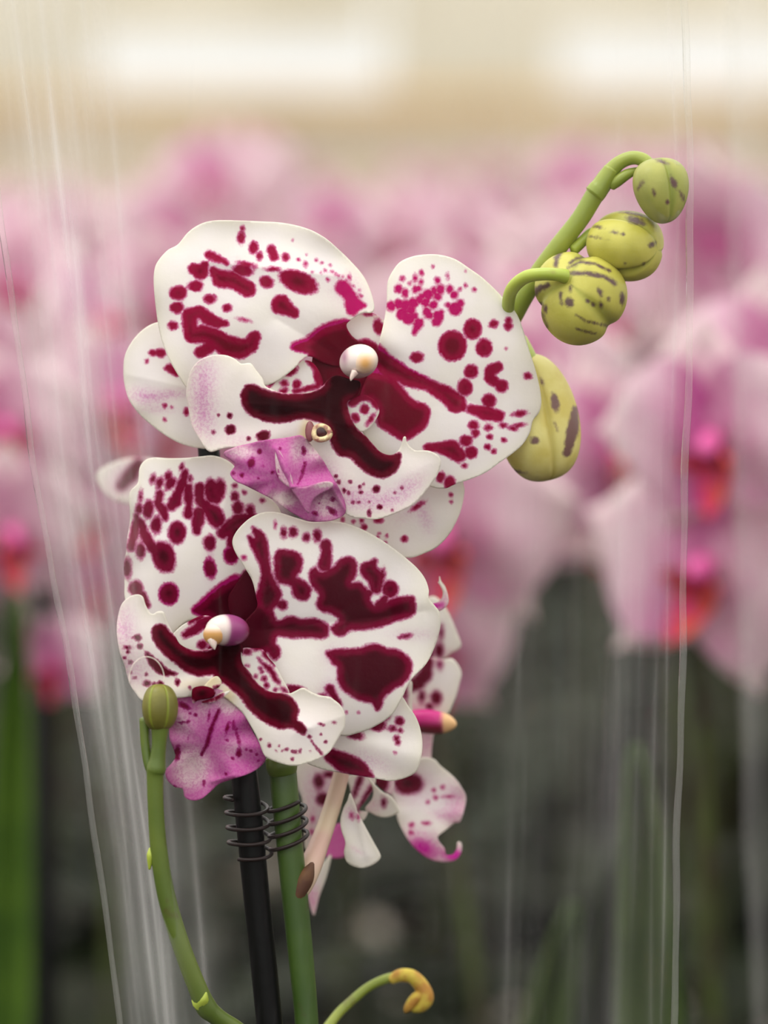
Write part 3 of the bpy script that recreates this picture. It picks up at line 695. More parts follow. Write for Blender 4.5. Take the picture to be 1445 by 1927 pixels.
blob('column', 428, 1186, 92, d2, (44, 31, 30), M_COLUMN, fl2, attrs_fn=lambda X, Y, Z, v: {'tip': np.clip(((v @ d2[0]) / 44 - 0.45) / 0.5, 0, 1), 'pur': np.clip(((v @ d2[0]) / 44 + 0.32) / 0.2, 0, 1)})
blob('anther_cap', 402, 1194, 112, frame((-0.45, 0.35, 0.8)), (17, 21, 20), M_CAPG, fl2, attrs_fn=lambda X, Y, Z, v: {'glow': np.clip((Y - 1182) / 10, 0, 1)})
tube('column_beak', [(400, 1204, 118, 10), (402, 1214, 122, 6), (404, 1222, 124, 1)], M_CAPW, fl2, seg=10)

# ---- side flower behind the lower flower (faces right)
M_PETB = petal_material('spotted_petal_back', WHITE, lin(112, 10, 44), lin(80, 8, 28), lin(168, 40, 110), lin(180, 20, 105), lin(214, 40, 170), 8.0)
fl4 = new_empty('flower', at(760, 1290, D + 340 * S), plant); fl4['label'] = 'white spotted flower seen from the side behind the lower flower'
petal('petal', P('C5', [(380, 260), (430, 228), (475, 228), (540, 280), (600, 370), (660, 500), (720, 650), (738, 715), (705, 765), (640, 800), (560, 860), (440, 900), (300, 850), (250, 600), (300, 400)]),
      dict(base=-340, c=(820, 1180), tilt=(-0.4, 0), cup=-10, R=60), M_PETB, fl4, step=4.5,
      dark=[('C5', [(515, 770, 36, 58), (535, 590, 16, 40), (420, 800, 30, 60)])], wash=[('C5', [(560, 800, 150, 40, 0, 0.3)])])
petal('petal', P('C5', [(420, 840), (560, 860), (640, 850), (700, 905), (742, 1000), (722, 1100), (690, 1220), (645, 1330), (600, 1410), (450, 1440), (260, 1420), (150, 1330), (150, 1100), (280, 900)]),
      dict(base=-310, c=(820, 1290), tilt=(-0.3, 0), cup=-10, R=60), M_PETB, fl4, step=4.5,
      dark=[('C5', [[(410, 880, 40), (375, 1020, 58), (300, 1100, 62), (230, 1130, 50)], (487, 1250, 45, 60), (342, 1235, 26, 42), (420, 1335, 28, 25), (520, 905, 18, 30)])], wash=[('C5', [(520, 910, 40, 60, 0, 0.5), (300, 1350, 150, 40, 0, 0.3)])])
petal('lip_lobe', P('C5', [(517, 22), (532, 70), (572, 125), (600, 210), (604, 290), (560, 345), (505, 372), (430, 330), (440, 300), (500, 285), (542, 240), (550, 175), (524, 115), (500, 82), (512, 78)]),
      dict(base=-120, c=(835, 1120), tilt=(0.3, 0.2)), M_PETB, fl4, step=3.5, wash=[('C5', [(480, 320, 80, 50, 0, 1.0), (570, 270, 40, 90, 10, 0.45)])])
def side_col(X, Y, Z, v):
    return {'tip': np.clip((Y - 1356) / 14, 0, 1) * (X < 832), 'pur': np.clip((836 - X) / 8, 0, 1)}
t_ = NT('side_column_skin'); c_ = t_.mix(t_.attr('pur'), lin(232, 186, 130), lin(205, 40, 130)); c_ = t_.mix(t_.attr('tip'), c_, lin(120, 10, 40))
M_SCOL = t_.done(t_.principled(c_, 0.4, 0.4))
blob('column', 806, 1358, -290, frame((1, 0.1, 0.15)), (54, 24, 23), M_SCOL, fl4, shape=lambda p, t: 1.0 if p > 0.25 else 0.85 + 0.6 * p, attrs_fn=side_col)
petal('sepal', P('C5', [(330, 1500), (460, 1540), (455, 1640), (440, 1760), (430, 1880), (380, 1960), (320, 1900), (320, 1700)]),
      dict(base=-335, c=(800, 1400)), M_PETB, fl4, step=4.5, wash=[('C5', [(390, 1700, 100, 200, 0, 0.5)])])
petal('sepal', P('C5', [(120, 1240), (170, 1150), (220, 1080), (245, 1100), (240, 1250), (245, 1400), (200, 1400), (150, 1300)]),
      dict(base=-160, c=(765, 1310)), M_PETB, fl4, step=4.0, dark=[('C5', [(175, 1210, 10, 40)])], wash=[('C5', [(150, 1250, 40, 50, 0, 0.5)])])

# ---- drooping flower at the lower right, seen from behind
fl3 = new_empty('flower', at(680, 1500, D + 220 * S), plant); fl3['label'] = 'drooping spotted flower with magenta hooked lip, seen from behind'
petal('petal', P('C3', [(72, 180), (150, 120), (330, 130), (420, 250), (400, 500), (310, 660), (210, 800), (140, 795), (130, 650), (118, 430), (85, 330)]),
      dict(base=-230, c=(600, 1500), cup=-10, R=80), M_PETB, fl3, step=4.5,
      dark=[('C3', [(240, 285, 32, 48), (275, 420, 46, 42), (320, 230, 36, 18)])], mag=[('C3', [(195, 570, 12, 20), (190, 670, 14, 18)])], wash=[('C3', [(270, 330, 130, 150, 0, 0.4), (190, 600, 60, 150, 0, 0.3)])])
petal('petal', P('C3', [(390, 600), (445, 690), (450, 800), (425, 855), (340, 862), (290, 840), (320, 700)]),
      dict(base=-330, c=(635, 1590)), M_PETB, fl3, step=4.5, allwash=0.8)
petal('petal', P('C3', [(270, 900), (335, 840), (300, 1000), (245, 1150), (205, 1295), (170, 1210), (160, 1120), (190, 1020)]),
      dict(base=-300, c=(600, 1660)), M_PETB, fl3, step=4.5, wash=[('C3', [(190, 1180, 60, 130, 0, 0.6)])])
petal('petal', P('C3', [(478, 370), (502, 440), (542, 530), (600, 640), (660, 750), (708, 845), (680, 892), (630, 922), (570, 938), (500, 925), (450, 890), (430, 820), (440, 740), (412, 650), (405, 570), (430, 480), (455, 430)]),
      dict(base=-120, c=(675, 1570), tilt=(-0.25, 0), creases=[(665, 1500, 690, 1610, 10, 12)], bumps=[(660, 1600, 20, 50, -25, 12)]), M_PETB, fl3, step=4.0,
      mag=[('C3', [(488, 540, 14, 22), (540, 555, 8, 18)])], wash=[('C3', [(480, 520, 40, 50, 0, 0.35), (520, 800, 60, 20, 30, 0.2)])])
petal('sepal', P('C3', [(465, 240), (650, 240), (660, 320), (600, 420), (545, 500), (610, 515), (570, 580), (530, 500), (490, 400), (475, 330)]),
      dict(base=-190, c=(680, 1490)), M_PETB, fl3, step=3.5,
      dark=[('C3', [[(552, 262, 16), (505, 395, 6)], [(640, 330, 14), (540, 492, 10)]])], wash=[('C3', [(600, 400, 80, 120, 0, 0.25)])])
petal('petal', P('C3', [(610, 250), (655, 305), (720, 365), (790, 405), (848, 505), (832, 527), (770, 552), (700, 552), (640, 525), (590, 490), (640, 420), (650, 340)]),
      dict(base=-170, c=(725, 1500), tilt=(0.2, -0.3)), M_PETB, fl3, step=4.0, dark=[('C3', [(730, 440, 14, 22)])], wash=[('C3', [(650, 470, 60, 60, 0, 0.3)])])
petal('lip_lobe', P('C3', [(650, 250), (800, 260), (800, 370), (770, 380), (720, 345), (670, 300)]), dict(base=-210, c=(720, 1480)), M_PETB, fl3, step=4.0, dark=[('C3', [(710, 300, 50, 60)])], allwash=0.3)
petal('lip', P('C3', [(790, 290), (850, 215), (940, 150), (1010, 108), (1110, 115), (1160, 165), (1260, 250), (1320, 330), (1352, 400), (1340, 490), (1308, 585), (1262, 600), (1200, 650), (1140, 700), (1152, 745), (1190, 790), (1202, 842), (1258, 838), (1288, 792), (1294, 738), (1320, 755), (1314, 825), (1268, 878), (1180, 893), (1080, 872), (980, 802), (900, 700), (842, 590), (822, 460), (792, 390)]),
      dict(base=-260, c=(800, 1520), tilt=(-0.3, 0), bumps=[(780, 1480, 50, 40, 0, -20), (800, 1580, 50, 40, 0, 14)], ruffle=(6, 7, 0)), M_PETB, fl3, step=4.0,
      dark=[('C3', [(915, 300, 105, 75)])], mag=[('C3', [(1110, 350, 14), (1178, 330, 14), (1120, 405, 18), (1065, 440, 14), (1220, 398, 26, 8), (940, 612, 18, 22), (1050, 600, 28, 14), (935, 670, 18)])],
      wash=[('C3', [(1020, 790, 170, 110, 20, 1.0), (1290, 460, 90, 160, 0, 0.55), (1270, 840, 80, 60, 0, 1.0), (1180, 540, 90, 40, 10, 0.4), (950, 320, 150, 120, 0, 0.3)])], label='magenta edged hooked lip')

# ---- pale spotted flower edge at the left, behind
fl5 = new_empty('flower', at(240, 905, D + 600 * S), plant); fl5['label'] = 'blurred white flower with a maroon streak at the left'
petal('petal', [(182, 892), (225, 866), (275, 862), (330, 880), (350, 925), (300, 950), (240, 948), (200, 932)], dict(base=-620, c=(250, 905), tilt=(0.3, 0)), M_PETB, fl5, step=5,
      dark=[('P', [[(262, 872, 8), (245, 895, 13), (228, 915, 8)]])], wash=[('P', [(240, 900, 50, 25, -40, 0.4)])])

# ---- stems
def stem_mat(name, a, b, c):
    t = NT(name)
    k = t.mix(t.ramp(t.noise(60, 3), 0.35, 0.65), a, b)
    k = t.mix(t.ramp(t.noise(140, 3), 0.64, 0.74, 0, 0.5), k, c)
    return t.done(t.principled(k, 0.38, 0.45, t.noise(900, 3), 0.0001, 0.3))
M_STEM = stem_mat('green_stem', lin(146, 156, 62), lin(128, 142, 52), lin(96, 76, 50))
M_STEMY = stem_mat('yellow_green_stem', lin(172, 186, 74), lin(156, 172, 60), lin(120, 80, 60))
M_STEMD = stem_mat('dark_green_stem', lin(62, 86, 28), lin(50, 74, 22), lin(60, 46, 26))  # lower stem: mature green, darkened further to paint in its shade
M_STEMS = stem_mat('side_stem_green', lin(98, 114, 46), lin(82, 100, 38), lin(80, 64, 40))
M_PEDB = stem_mat('beige_pedicel', lin(206, 184, 156), lin(196, 160, 146), lin(150, 110, 80))
M_BROWN = simple('brown_bract', lin(104, 74, 48), 0.6, 0.2, 200, lin(84, 56, 44))

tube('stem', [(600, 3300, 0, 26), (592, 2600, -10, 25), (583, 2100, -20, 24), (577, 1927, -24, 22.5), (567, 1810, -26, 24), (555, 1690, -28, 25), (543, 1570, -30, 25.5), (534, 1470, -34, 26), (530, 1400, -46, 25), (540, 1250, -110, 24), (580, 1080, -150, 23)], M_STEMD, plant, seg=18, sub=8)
tube('stem', [(560, 1150, -135, 23.5), (580, 1080, -150, 23), (670, 930, -170, 22), (790, 810, -170, 21), (890, 700, -150, 20), (950, 620, -120, 19), (985, 560, -95, 18), (1013, 515, -80, 18), (1050, 465, -60, 18), (1092, 411, -50, 17.5), (1118, 368, -45, 18), (1132, 348, -44, 18.5), (1146, 326, -42, 16), (1166, 306, -38, 13.5), (1190, 297, -34, 13), (1212, 302, -28, 13), (1228, 318, -20, 12)], M_STEM, plant, seg=18, sub=8)
tube('bract', [(1150, 352, -40, 8), (1160, 342, -36, 11), (1180, 328, -36, 10), (1200, 320, -40, 6), (1208, 318, -42, 1.5)], M_STEM, plant, seg=12)
tube('bract', [(1118, 366, -40, 20), (1126, 356, -40, 19.6), (1134, 345, -39, 17), (1150, 318, -38, 14.5)], M_STEM, plant, seg=16)
tube('bract', [(548, 1712, -14, 4), (562, 1680, -16, 14), (576, 1650, -18, 16), (588, 1624, -20, 4)], M_BROWN, plant, seg=12)
tube('bract', [(528, 1425, -30, 29), (530, 1442, -30, 30), (532, 1456, -31, 26.5)], M_STEMS, plant, seg=16)
# side stem with closed bud at the lower left
tube('side_stem', [(302, 1352, 118, 20), (300, 1392, 118, 14), (297, 1425, 116, 14.5), (294, 1446, 114, 18), (292, 1462, 112, 16), (293, 1520, 108, 15), (299, 1600, 100, 16), (314, 1690, 92, 17), (343, 1785, 84, 17), (372, 1860, 70, 18), (388, 1895, 60, 20), (410, 1915, 50, 17), (470, 1965, 20, 18), (540, 2100, 0, 18), (580, 2350, -10, 18)], M_STEMS, plant, seg=16)
tube('side_stem', [(272, 1352, 100, 10), (274, 1400, 100, 9.5), (280, 1440, 104, 9), (288, 1462, 108, 6)], M_STEMS, plant, seg=12)
tube('bract', [(378, 1885, 66, 19), (384, 1880, 78, 10), (388, 1868, 82, 2)], M_STEMY, plant, seg=12)
tube('bract', [(281, 1636, 100, 2), (283, 1610, 100, 7), (282, 1596, 100, 2)], M_STEMY, plant, seg=10)
# pedicels
tube('pedicel', [(962, 602, -70, 12), (956, 578, -30, 12), (963, 545, 10, 12.5), (988, 522, 40, 12.5), (1020, 516, 56, 12), (1048, 517, 60, 12), (1064, 520, 52, 14)], M_STEMY, plant, seg=16)
tube('pedicel', [(1078, 470, -60, 12), (1098, 452, -62, 11), (1115, 438, -64, 11), (1140, 445, -60, 14)], M_STEMY, plant, seg=14)
tube('pedicel', [(980, 640, -150, 13), (992, 668, -120, 16), (1000, 700, -100, 22)], M_STEMY, plant, seg=14)
tube('pedicel', [(646, 1440, -150, 15), (636, 1480, -140, 16), (618, 1540, -120, 17), (600, 1590, -90, 19), (583, 1632, -60, 22), (568, 1668, -36, 20), (556, 1690, -30, 14)], M_PEDB, plant, seg=16)
tube('pedicel', [(520, 1300, -60, 12), (470, 1240, -20, 14), (440, 1200, 20, 16)], M_STEMY, plant)
tube('pedicel', [(740, 850, -168, 12), (700, 790, -110, 14), (680, 720, -50, 14)], M_STEMY, plant)
tube('pedicel', [(560, 1380, -60, 12), (640, 1360, -160, 12), (740, 1355, -280, 14)], M_STEMY, plant)
tube('pedicel', [(560, 1150, -140, 10), (440, 1020, -350, 10), (340, 920, -600, 12)], M_STEMY, plant)
# small withered shoot at the bottom right
tube('side_stem', [(560, 2060, -60, 10), (590, 1975, -150, 10), (630, 1915, -220, 9.5), (660, 1885, -240, 9.5), (694, 1857, -250, 9), (730, 1841, -250, 9.5), (760, 1836, -250, 8)], M_STEM, plant, seg=14)
M_TIP = simple('withered_yellow_tip', lin(200, 180, 70), 0.6, 0.3, 250, lin(170, 120, 50))
tube('withered_bud', [(735, 1845, -245, 9), (752, 1836, -245, 13), (775, 1838, -245, 14), (793, 1856, -245, 15), (800, 1878, -245, 17), (790, 1893, -245, 14), (775, 1900, -245, 6)], M_TIP, plant, seg=12)
tube('withered_bud', [(795, 1868, -240, 8), (782, 1878, -238, 11), (768, 1896, -238, 9), (762, 1905, -238, 3)], M_TIP, plant, seg=12)

# ---- buds
def bud_mat(name, base, base2, mark, groove):
    t = NT(name)
    k = t.mix(t.ramp(t.noise(110, 3), 0.35, 0.65), base, base2)
    k = t.mix(t.math('MULTIPLY', t.attr('groove'), 0.55), k, groove)
    j = t.math('MULTIPLY', t.math('SUBTRACT', t.noise(700, 4, 0.65), 0.5), 11.0)
    d = t.math('ADD', t.attr('dark'), j)
    k = t.mix(t.ramp(d, 4.0, -3.0, 0, 0.95), k, mark)
    s = t.principled(k, 0.42, 0.4, t.noise(1500, 3), 0.00012, 0.35)
    return t.done(t.translucent(s, k, 0.12))
M_BUD = bud_mat('yellow_green_bud', lin(196, 190, 86), lin(178, 172, 70), lin(78, 46, 54), lin(140, 146, 50))
M_BUDG = bud_mat('green_bud', lin(168, 168, 88), lin(152, 156, 74), lin(92, 60, 64), lin(120, 136, 50))
M_BUDP = bud_mat('pale_yellow_bud', lin(222, 212, 132), lin(206, 190, 96), lin(108, 72, 76), lin(180, 164, 70))
M_BUDO = bud_mat('olive_bud', lin(128, 124, 52), lin(108, 104, 44), lin(70, 50, 30), lin(150, 170, 50))

def bud(cx, cy, z, axis, L, R, R2, mat, seams, marks, gw=0.16, gd=0.16, pw=0.8, upv=(0, 0, 1), tipk=0.0, lab=None, lobes=0.05):
    fr = frame(axis, upv)
    def shp(p, th):
        g = 0
        for s in seams:
            dd = abs((th - s + math.pi) % (2 * math.pi) - math.pi)
            g += math.exp(-(dd / gw) ** 2)
        sn = max(math.sin(math.pi * p), 1e-4)
        k = sn ** (pw - 1.0)
        k *= 1 + tipk * math.cos(math.pi * p)
        k *= 1 + lobes * math.cos(3 * (th - seams[0]) + math.pi)
        return k * (1 - gd * min(g, 1))
    nu, nv = 150, 96
    def fn(X, Y, Z, v):
        th = np.tile(np.linspace(0, 2 * np.pi, nu, endpoint=False), nv + 1)
        g = np.zeros(len(X))
        for s in seams:
            dd = np.abs((th - s + np.pi) % (2 * np.pi) - np.pi)
            g += np.exp(-(dd / gw) ** 2)
        return {'dark': spots_sdf(X, Y, [('R5', marks)]), 'groove': np.clip(g, 0, 1)}
    o = blob('bud', cx, cy, z, fr, (L, R, R2), mat, plant, shape=shp, nu=nu, nv=nv, attrs_fn=fn)
    if lab: o['label'] = lab
    return o
TAU = 2 * math.pi
def q5(x, y): return (900 + x / 2.919, 260 + y / 2.919)
bx, by = q5(997, 290)
bud(bx, by, 0, (0.16, 0.95, 0.1), 62, 56, 52, M_BUDG, [0.55, 0.55 + TAU / 3, 0.55 + 2 * TAU / 3], [(965, 300, 8, 14), (1040, 352, 9), (1075, 245, 14, 30, -25), (1120, 320, 8, 25, -20), (890, 260, 8, 18, 30), (1010, 130, 30, 8, 20)], pw=0.85, tipk=-0.22, lobes=0.07, lab='small green bud at the tip of the arching stem')
bx, by = q5(807, 590)
bud(bx, by, -40, (0.86, 0.12, 0.5), 70, 67, 66, M_BUD, [-0.5 + math.pi / 2, -0.5 + math.pi / 2 + TAU / 3, -0.5 + math.pi / 2 + 2 * TAU / 3], [(862, 452, 48, 20, 20), (840, 412, 60, 9, 10), (655, 487, 20, 7, 10), (750, 517, 18, 7), (795, 527, 5), (955, 582, 20, 12, -30), (640, 545, 24, 4, 10), (910, 690, 5), (805, 687, 5)], pw=0.72, lab='middle yellow green bud with a dark patch on top')
bx, by = q5(556, 872)
bud(bx, by, -12, (0.25, 0.35, -0.9), 74, 90, 86, M_BUD, [0.2, 0.2 + TAU / 3, 0.2 + 2 * TAU / 3],
    [[(500, 742, 8), (600, 742, 10), (700, 765, 10), (750, 800, 12)], [(490, 712, 5), (560, 680, 7), (640, 690, 6), (725, 730, 6)], [(500, 690, 5), (540, 660, 6), (610, 648, 5)], [(452, 625, 12), (428, 660, 13), (425, 700, 10)], (500, 903, 22, 28), (600, 892, 10), (630, 912, 9), (672, 915, 9, 18), (670, 850, 11, 22, -20), (713, 884, 9), (505, 830, 9, 14), (343, 912, 11), (370, 938, 12, 20), [(540, 972, 3), (600, 1008, 5), (705, 1030, 6)], (790, 880, 14, 30), [(450, 850, 8), (455, 910, 6)], [(540, 1048, 3), (640, 1075, 5)], [(385, 808, 12), (325, 830, 16), (290, 885, 16), (280, 935, 10)], [(350, 960, 4), (380, 1040, 5)]],
    pw=0.75, gw=0.2, gd=0.12, lab='largest round yellow green bud with purple stripes and its curved stalk')
bx, by = q5(312, 1535)
bud(bx, by, -120, (0.20, 1.0, 0.05), 121, 80, 78, M_BUDP, [0.35, 0.35 + TAU / 3, 0.35 + 2 * TAU / 3],
    [(420, 1452, 22, 48, -10), [(534, 1490, 18), (518, 1600, 34), (486, 1730, 20)], (310, 1660, 24, 20), (350, 1335, 8, 16, -20), (212, 1830, 36, 7, 12), (425, 1585, 4, 14, -20)], pw=0.78, gw=0.10, gd=0.10, tipk=0.07, lab='large pale yellow bud behind the right petal')
bud(200 + 278 / 2.7917, 840 + 1372 / 2.7917, 118, (0, 1, 0.05), 44, 34, 34, M_BUDO, [0.55 + 0.0, 0.55 + TAU / 3, 0.55 + 2 * TAU / 3, -0.55], [(225, 800, 1)], gw=0.07, gd=0.05, pw=0.72, lab='olive closed bud at the lower left')

# ---- pot of the spotted orchid (stands below the frame)
def lathe(name, base, prof, mat, parent, seg=24):
    v = []; f = []
    for r, z in prof:
        for j in range(seg):
            a = TAU * j / seg
            v.append((base.x + r * math.cos(a), base.y + r * math.sin(a), base.z + z))
    for i in range(len(prof) - 1):
        for j in range(seg):
            a = i * seg + j; b = i * seg + (j + 1) % seg
            f.append((a, b, b + seg, a + seg))
    return mesh_obj(name, v, f, mat, parent)
POT_PROF = [(0.0, 0.0), (0.042, 0.0), (0.044, 0.004), (0.056, 0.105), (0.060, 0.106), (0.060, 0.116), (0.056, 0.116), (0.054, 0.10), (0.0, 0.098)]
M_POT = simple('dark_plastic_pot', lin(32, 31, 30), 0.45, 0.2)
M_POTW = simple('pale_plastic_pot', lin(196, 186, 170), 0.5, 0.4)
M_LEAF = simple('dark_green_leaf', lin(28, 36, 17), 0.5, 0.15, 40, lin(20, 27, 13), 0.04)  # shade among the plants put into a near-black leaf green
M_LEAFB = simple('bright_green_leaf', lin(78, 106, 32), 0.5, 0.2, 40, lin(60, 88, 26), 0.15)
lathe('pot', PLANT_BASE, POT_PROF, M_POT, plant)

def leaf_geo(base, ang, length, width, rise, droop, n=10):
    v = []; f = []
    dx, dy = math.cos(ang), math.sin(ang)
    for i in range(n + 1):
        t = i / n
        r = length * (t - 0.15 * t * t)
        z = rise * math.sin(min(t * 1.35, 1.57)) - droop * t * t
        w = width * (math.sin(math.pi * min(0.12 + t * 0.88, 1)) ** 0.6) * 0.5 + 0.002
        for k, s in ((-1, 0.012), (-0.5, 0.003), (0, 0), (0.5, 0.003), (1, 0.012)):
            v.append((base.x + dx * r - dy * w * k, base.y + dy * r + dx * w * k, base.z + z + s * width * 10))
    for i in range(n):
        for k in range(4):
            a = i * 5 + k
            f.append((a, a + 1, a + 6, a + 5))
    return v, f
def leaf(base, ang, length, width, rise, droop, mat, parent):
    v, f = leaf_geo(base, ang, length, width, rise, droop)
    o = mesh_obj('leaf', v, f, mat, parent)
    so = o.modifiers.new('thickness', 'SOLIDIFY'); so.thickness = 0.0022
    return o
for a_, l_ in ((0.4, 0.2), (3.5, 0.22), (1.9, 0.18), (5.1, 0.19)):
    leaf(PLANT_BASE + Vector((0, 0, 0.1)), a_, l_, 0.06, 0.09, 0.05, M_LEAF, plant)

# ------------------------------------------------------------------ stake and coil clip
M_BLACK = simple('black_stake', lin(10, 10, 10), 0.4, 0.15, bump=(500, 0.0001))
stake = new_empty('plant_stake', at(640, 3900, D))
tag(stake, 'black plastic stake behind the spotted flowers, held to the green stem by a coil', 'stake')
tube('rod', [(640, 3900, -20, 25), (560, 2500, -20, 25), (507, 1927, -22, 25), (484, 1700, -24, 25), (463, 1490, -28, 25.5), (440, 1300, -60, 24), (410, 1040, -110, 22), (393, 850, -125, 21), (388, 790, -130, 21)], M_BLACK, stake, seg=20)
M_WIRE = simple('dark_wire', lin(38, 28, 27), 0.35, 0.22)
clip = new_empty('coil_clip', at(500, 1610, D + 26 * S))
tag(clip, 'dark wire coil clip tying the green stem to the black stake', 'clip')
def coil(cx0, cy0, cx1, cy1, r, turns, tilt, zc, ph):
    pts = []
    n = int(turns * 28)
    for k in range(n + 1):
        t = k / n; a = ph + turns * TAU * t
        pts.append(at(cx0 + (cx1 - cx0) * t + r * math.cos(a), cy0 + (cy1 - cy0) * t + tilt * math.cos(a) + 9 * math.sin(a), D - (zc + r * 0.98 * math.sin(a)) * S))
    return tube_world('coil', pts, 3.9 * S, M_WIRE, clip, 8)
coil(462, 1500, 472, 1612, 40, 4.0, 3, -26, 2.2)
coil(538, 1508, 544, 1590, 36, 3.4, -9, -31, 0.8)

# ------------------------------------------------------------------ clear sleeve around the orchid
def film_material(name, tint, refl=0.4, rough=0.1, haze=0.001, crease=0.45):
    t = NT(name)
    tr = t.n('ShaderNodeBsdfTransparent'); tr.inputs[0].default_value = tint
    gl = t.n('ShaderNodeBsdfGlossy'); gl.inputs['Roughness'].default_value = rough
    gl.inputs[0].default_value = (1, 1, 1, 1)
    fr = t.n('ShaderNodeLayerWeight')
    b = t.n('ShaderNodeBump'); b.inputs['Strength'].default_value = 0.12; b.inputs['Distance'].default_value = 0.0005
    mp = t.n('ShaderNodeMapping'); mp.inputs['Scale'].default_value = (1, 1, 0.03)
    tc = t.n('ShaderNodeTexCoord'); t.l(tc.outputs['Object'], mp.inputs[0])
    streak = t.noise(420, 3, 0.6, mp.outputs[0])
    t.l(streak, b.inputs['Height'])
    t.l(b.outputs[0], gl.inputs['Normal']); t.l(b.outputs[0], fr.inputs['Normal'])
    m = t.n('ShaderNodeMixShader')
    cr = t.attr('crease')
    fres = t.math('ADD', t.math('MULTIPLY', t.math('POWER', fr.outputs['Facing'], 4.0), 0.95), 0.012)
    t.l(t.math('MULTIPLY', fres, refl), m.inputs[0]); t.l(tr.outputs[0], m.inputs[1]); t.l(gl.outputs[0], m.inputs[2])
    df = t.n('ShaderNodeBsdfTranslucent'); df.inputs[0].default_value = (0.95, 0.94, 0.92, 1)
    dd = t.n('ShaderNodeBsdfDiffuse'); dd.inputs[0].default_value = (0.95, 0.94, 0.92, 1)
    mh = t.n('ShaderNodeMixShader'); mh.inputs[0].default_value = 0.5
    t.l(df.outputs[0], mh.inputs[1]); t.l(dd.outputs[0], mh.inputs[2])
    # milky scattering along the creases, faint vertical draw lines elsewhere
    hz = t.math('ADD', t.math('MULTIPLY', cr, crease), t.ramp(streak, 0.58, 0.78, haze, haze + 0.016))
    m2 = t.n('ShaderNodeMixShader'); t.l(t.math('MINIMUM', hz, 0.8), m2.inputs[0])
    t.l(m.outputs[0], m2.inputs[1]); t.l(mh.outputs[0], m2.inputs[2])
    return t.done(m2.outputs[0])
M_FILM = film_material('clear_film', (0.985, 0.985, 0.98, 1))
M_SEAM = film_material('film_seam', (0.98, 0.98, 0.97, 1), 0.8, 0.12, 0.06)

YS = [-260, 0, 380, 620, 850, 1250, 1600, 1927, 2400, 2900]
XL = [-85, -50, 0, 30, 60, 130, 185, 225, 290, 360]
XR = [1284, 1287, 1301, 1297, 1291, 1284, 1275, 1268, 1258, 1245]
sleeve = new_empty('plant_sleeve', at(760, 2900, D))
tag(sleeve, 'clear plastic sleeve with vertical creases wrapped around the spotted orchid', 'sleeve')
def film_sheet(name, zmax, sgn, folds, mat, nu=620, nv=80, XL=XL, XR=XR, z0=0.0, parent=sleeve):
    """folds: (u at the top of the picture, u at the bottom, depth px, half width px, milkiness, first row, last row)"""
    u = np.linspace(0, 1, nu); y = np.linspace(YS[0], YS[-1], nv)
    xl, xr = np.interp(y, YS, XL), np.interp(y, YS, XR)
    U, Yg = np.meshgrid(u, y)
    X = xl[:, None] + (xr - xl)[:, None] * U
    Z = z0 + sgn * zmax * 4 * U * (1 - U)
    C = np.zeros(U.shape)
    for k, (u0, u1, amp, wd, mk, ya, yb) in enumerate(folds):
        uc = u0 + (u1 - u0) * np.clip(y / 1927.0, -0.2, 1.5) + 0.0035 * np.sin(y / 230 + k * 2.1) + 0.003 * np.sin(y / 610 + k)
        life = np.clip((y - ya) / 160, 0, 1) * np.clip((yb - y) / 160, 0, 1)
        vary = life * (0.55 + 0.45 * np.sin(y / 270 + k * 1.7) * np.sin(y / 113 + k))
        dx = (U - uc[:, None]) * (xr - xl)[:, None]
        Z += amp * (life * (0.7 + 0.3 * np.sin(y / 330 + k)))[:, None] * np.exp(-np.abs(dx / (wd * 2.2)) ** 1.6)
        C += mk * vary[:, None] * (np.exp(-np.abs(dx / wd) ** 1.3) + 0.42 * np.exp(-np.abs(dx / (wd * 6)) ** 1.3))
    Z += 3.0 * np.sin(U * 37 + Yg / 420) + 2.0 * np.sin(U * 71 - Yg / 300)
    X, Yg, Z = X.ravel(), Yg.ravel(), Z.ravel()
    pos = at_np(X, Yg, D - Z * S)
    idx = np.arange(nu * nv).reshape(nv, nu)
    f = np.stack([idx[:-1, :-1], idx[:-1, 1:], idx[1:, 1:], idx[1:, :-1]], -1).reshape(-1, 4).tolist()
    return mesh_obj(name, pos, f, mat, parent, {'crease': np.clip(C.ravel(), 0, 1)})
rr = np.random.RandomState(3)
A_, B_ = -400, 3000
foldsF = [(0.055, 0.030, 8, 6, 0.5, A_, B_), (0.075, 0.042, 6, 3.75, 0.255, 250, B_), (0.095, 0.070, 12, 6.0, 0.72, A_, B_), (0.104, 0.080, 7, 3.75, 0.62, 300, B_), (0.118, 0.088, 10, 4.5, 0.383, 380, B_),
          (0.150, 0.098, 7, 3.75, 0.297, 60, 1700), (0.135, 0.094, 7, 3.0, 0.255, 500, B_), (0.030, 0.016, 6, 7.5, 0.212, A_, 1500), (0.170, 0.110, 4, 3.0, 0.136, A_, 1200), (0.20, 0.17, 3, 3.0, 0.068, A_, 1000),
          (0.945, 0.92, 8, 7, 0.12, 500, B_), (0.962, 0.955, 9, 4, 0.16, 300, B_), (0.978, 0.972, 9, 2.5, 0.30, A_, B_), (0.90, 0.86, 6, 8, 0.08, 900, 1700), (0.80, 0.70, 6, 6, 0.14, 850, B_), (0.83, 0.715, 5, 3, 0.06, 700, B_), (0.84, 0.83, 3, 5, 0.06, A_, 450), (0.55, 0.53, 2, 3, 0.04, A_, 600), (0.36, 0.40, 2, 2, 0.05, 300, 900)]
film_sheet('front_film', 240, 1, foldsF, M_FILM)
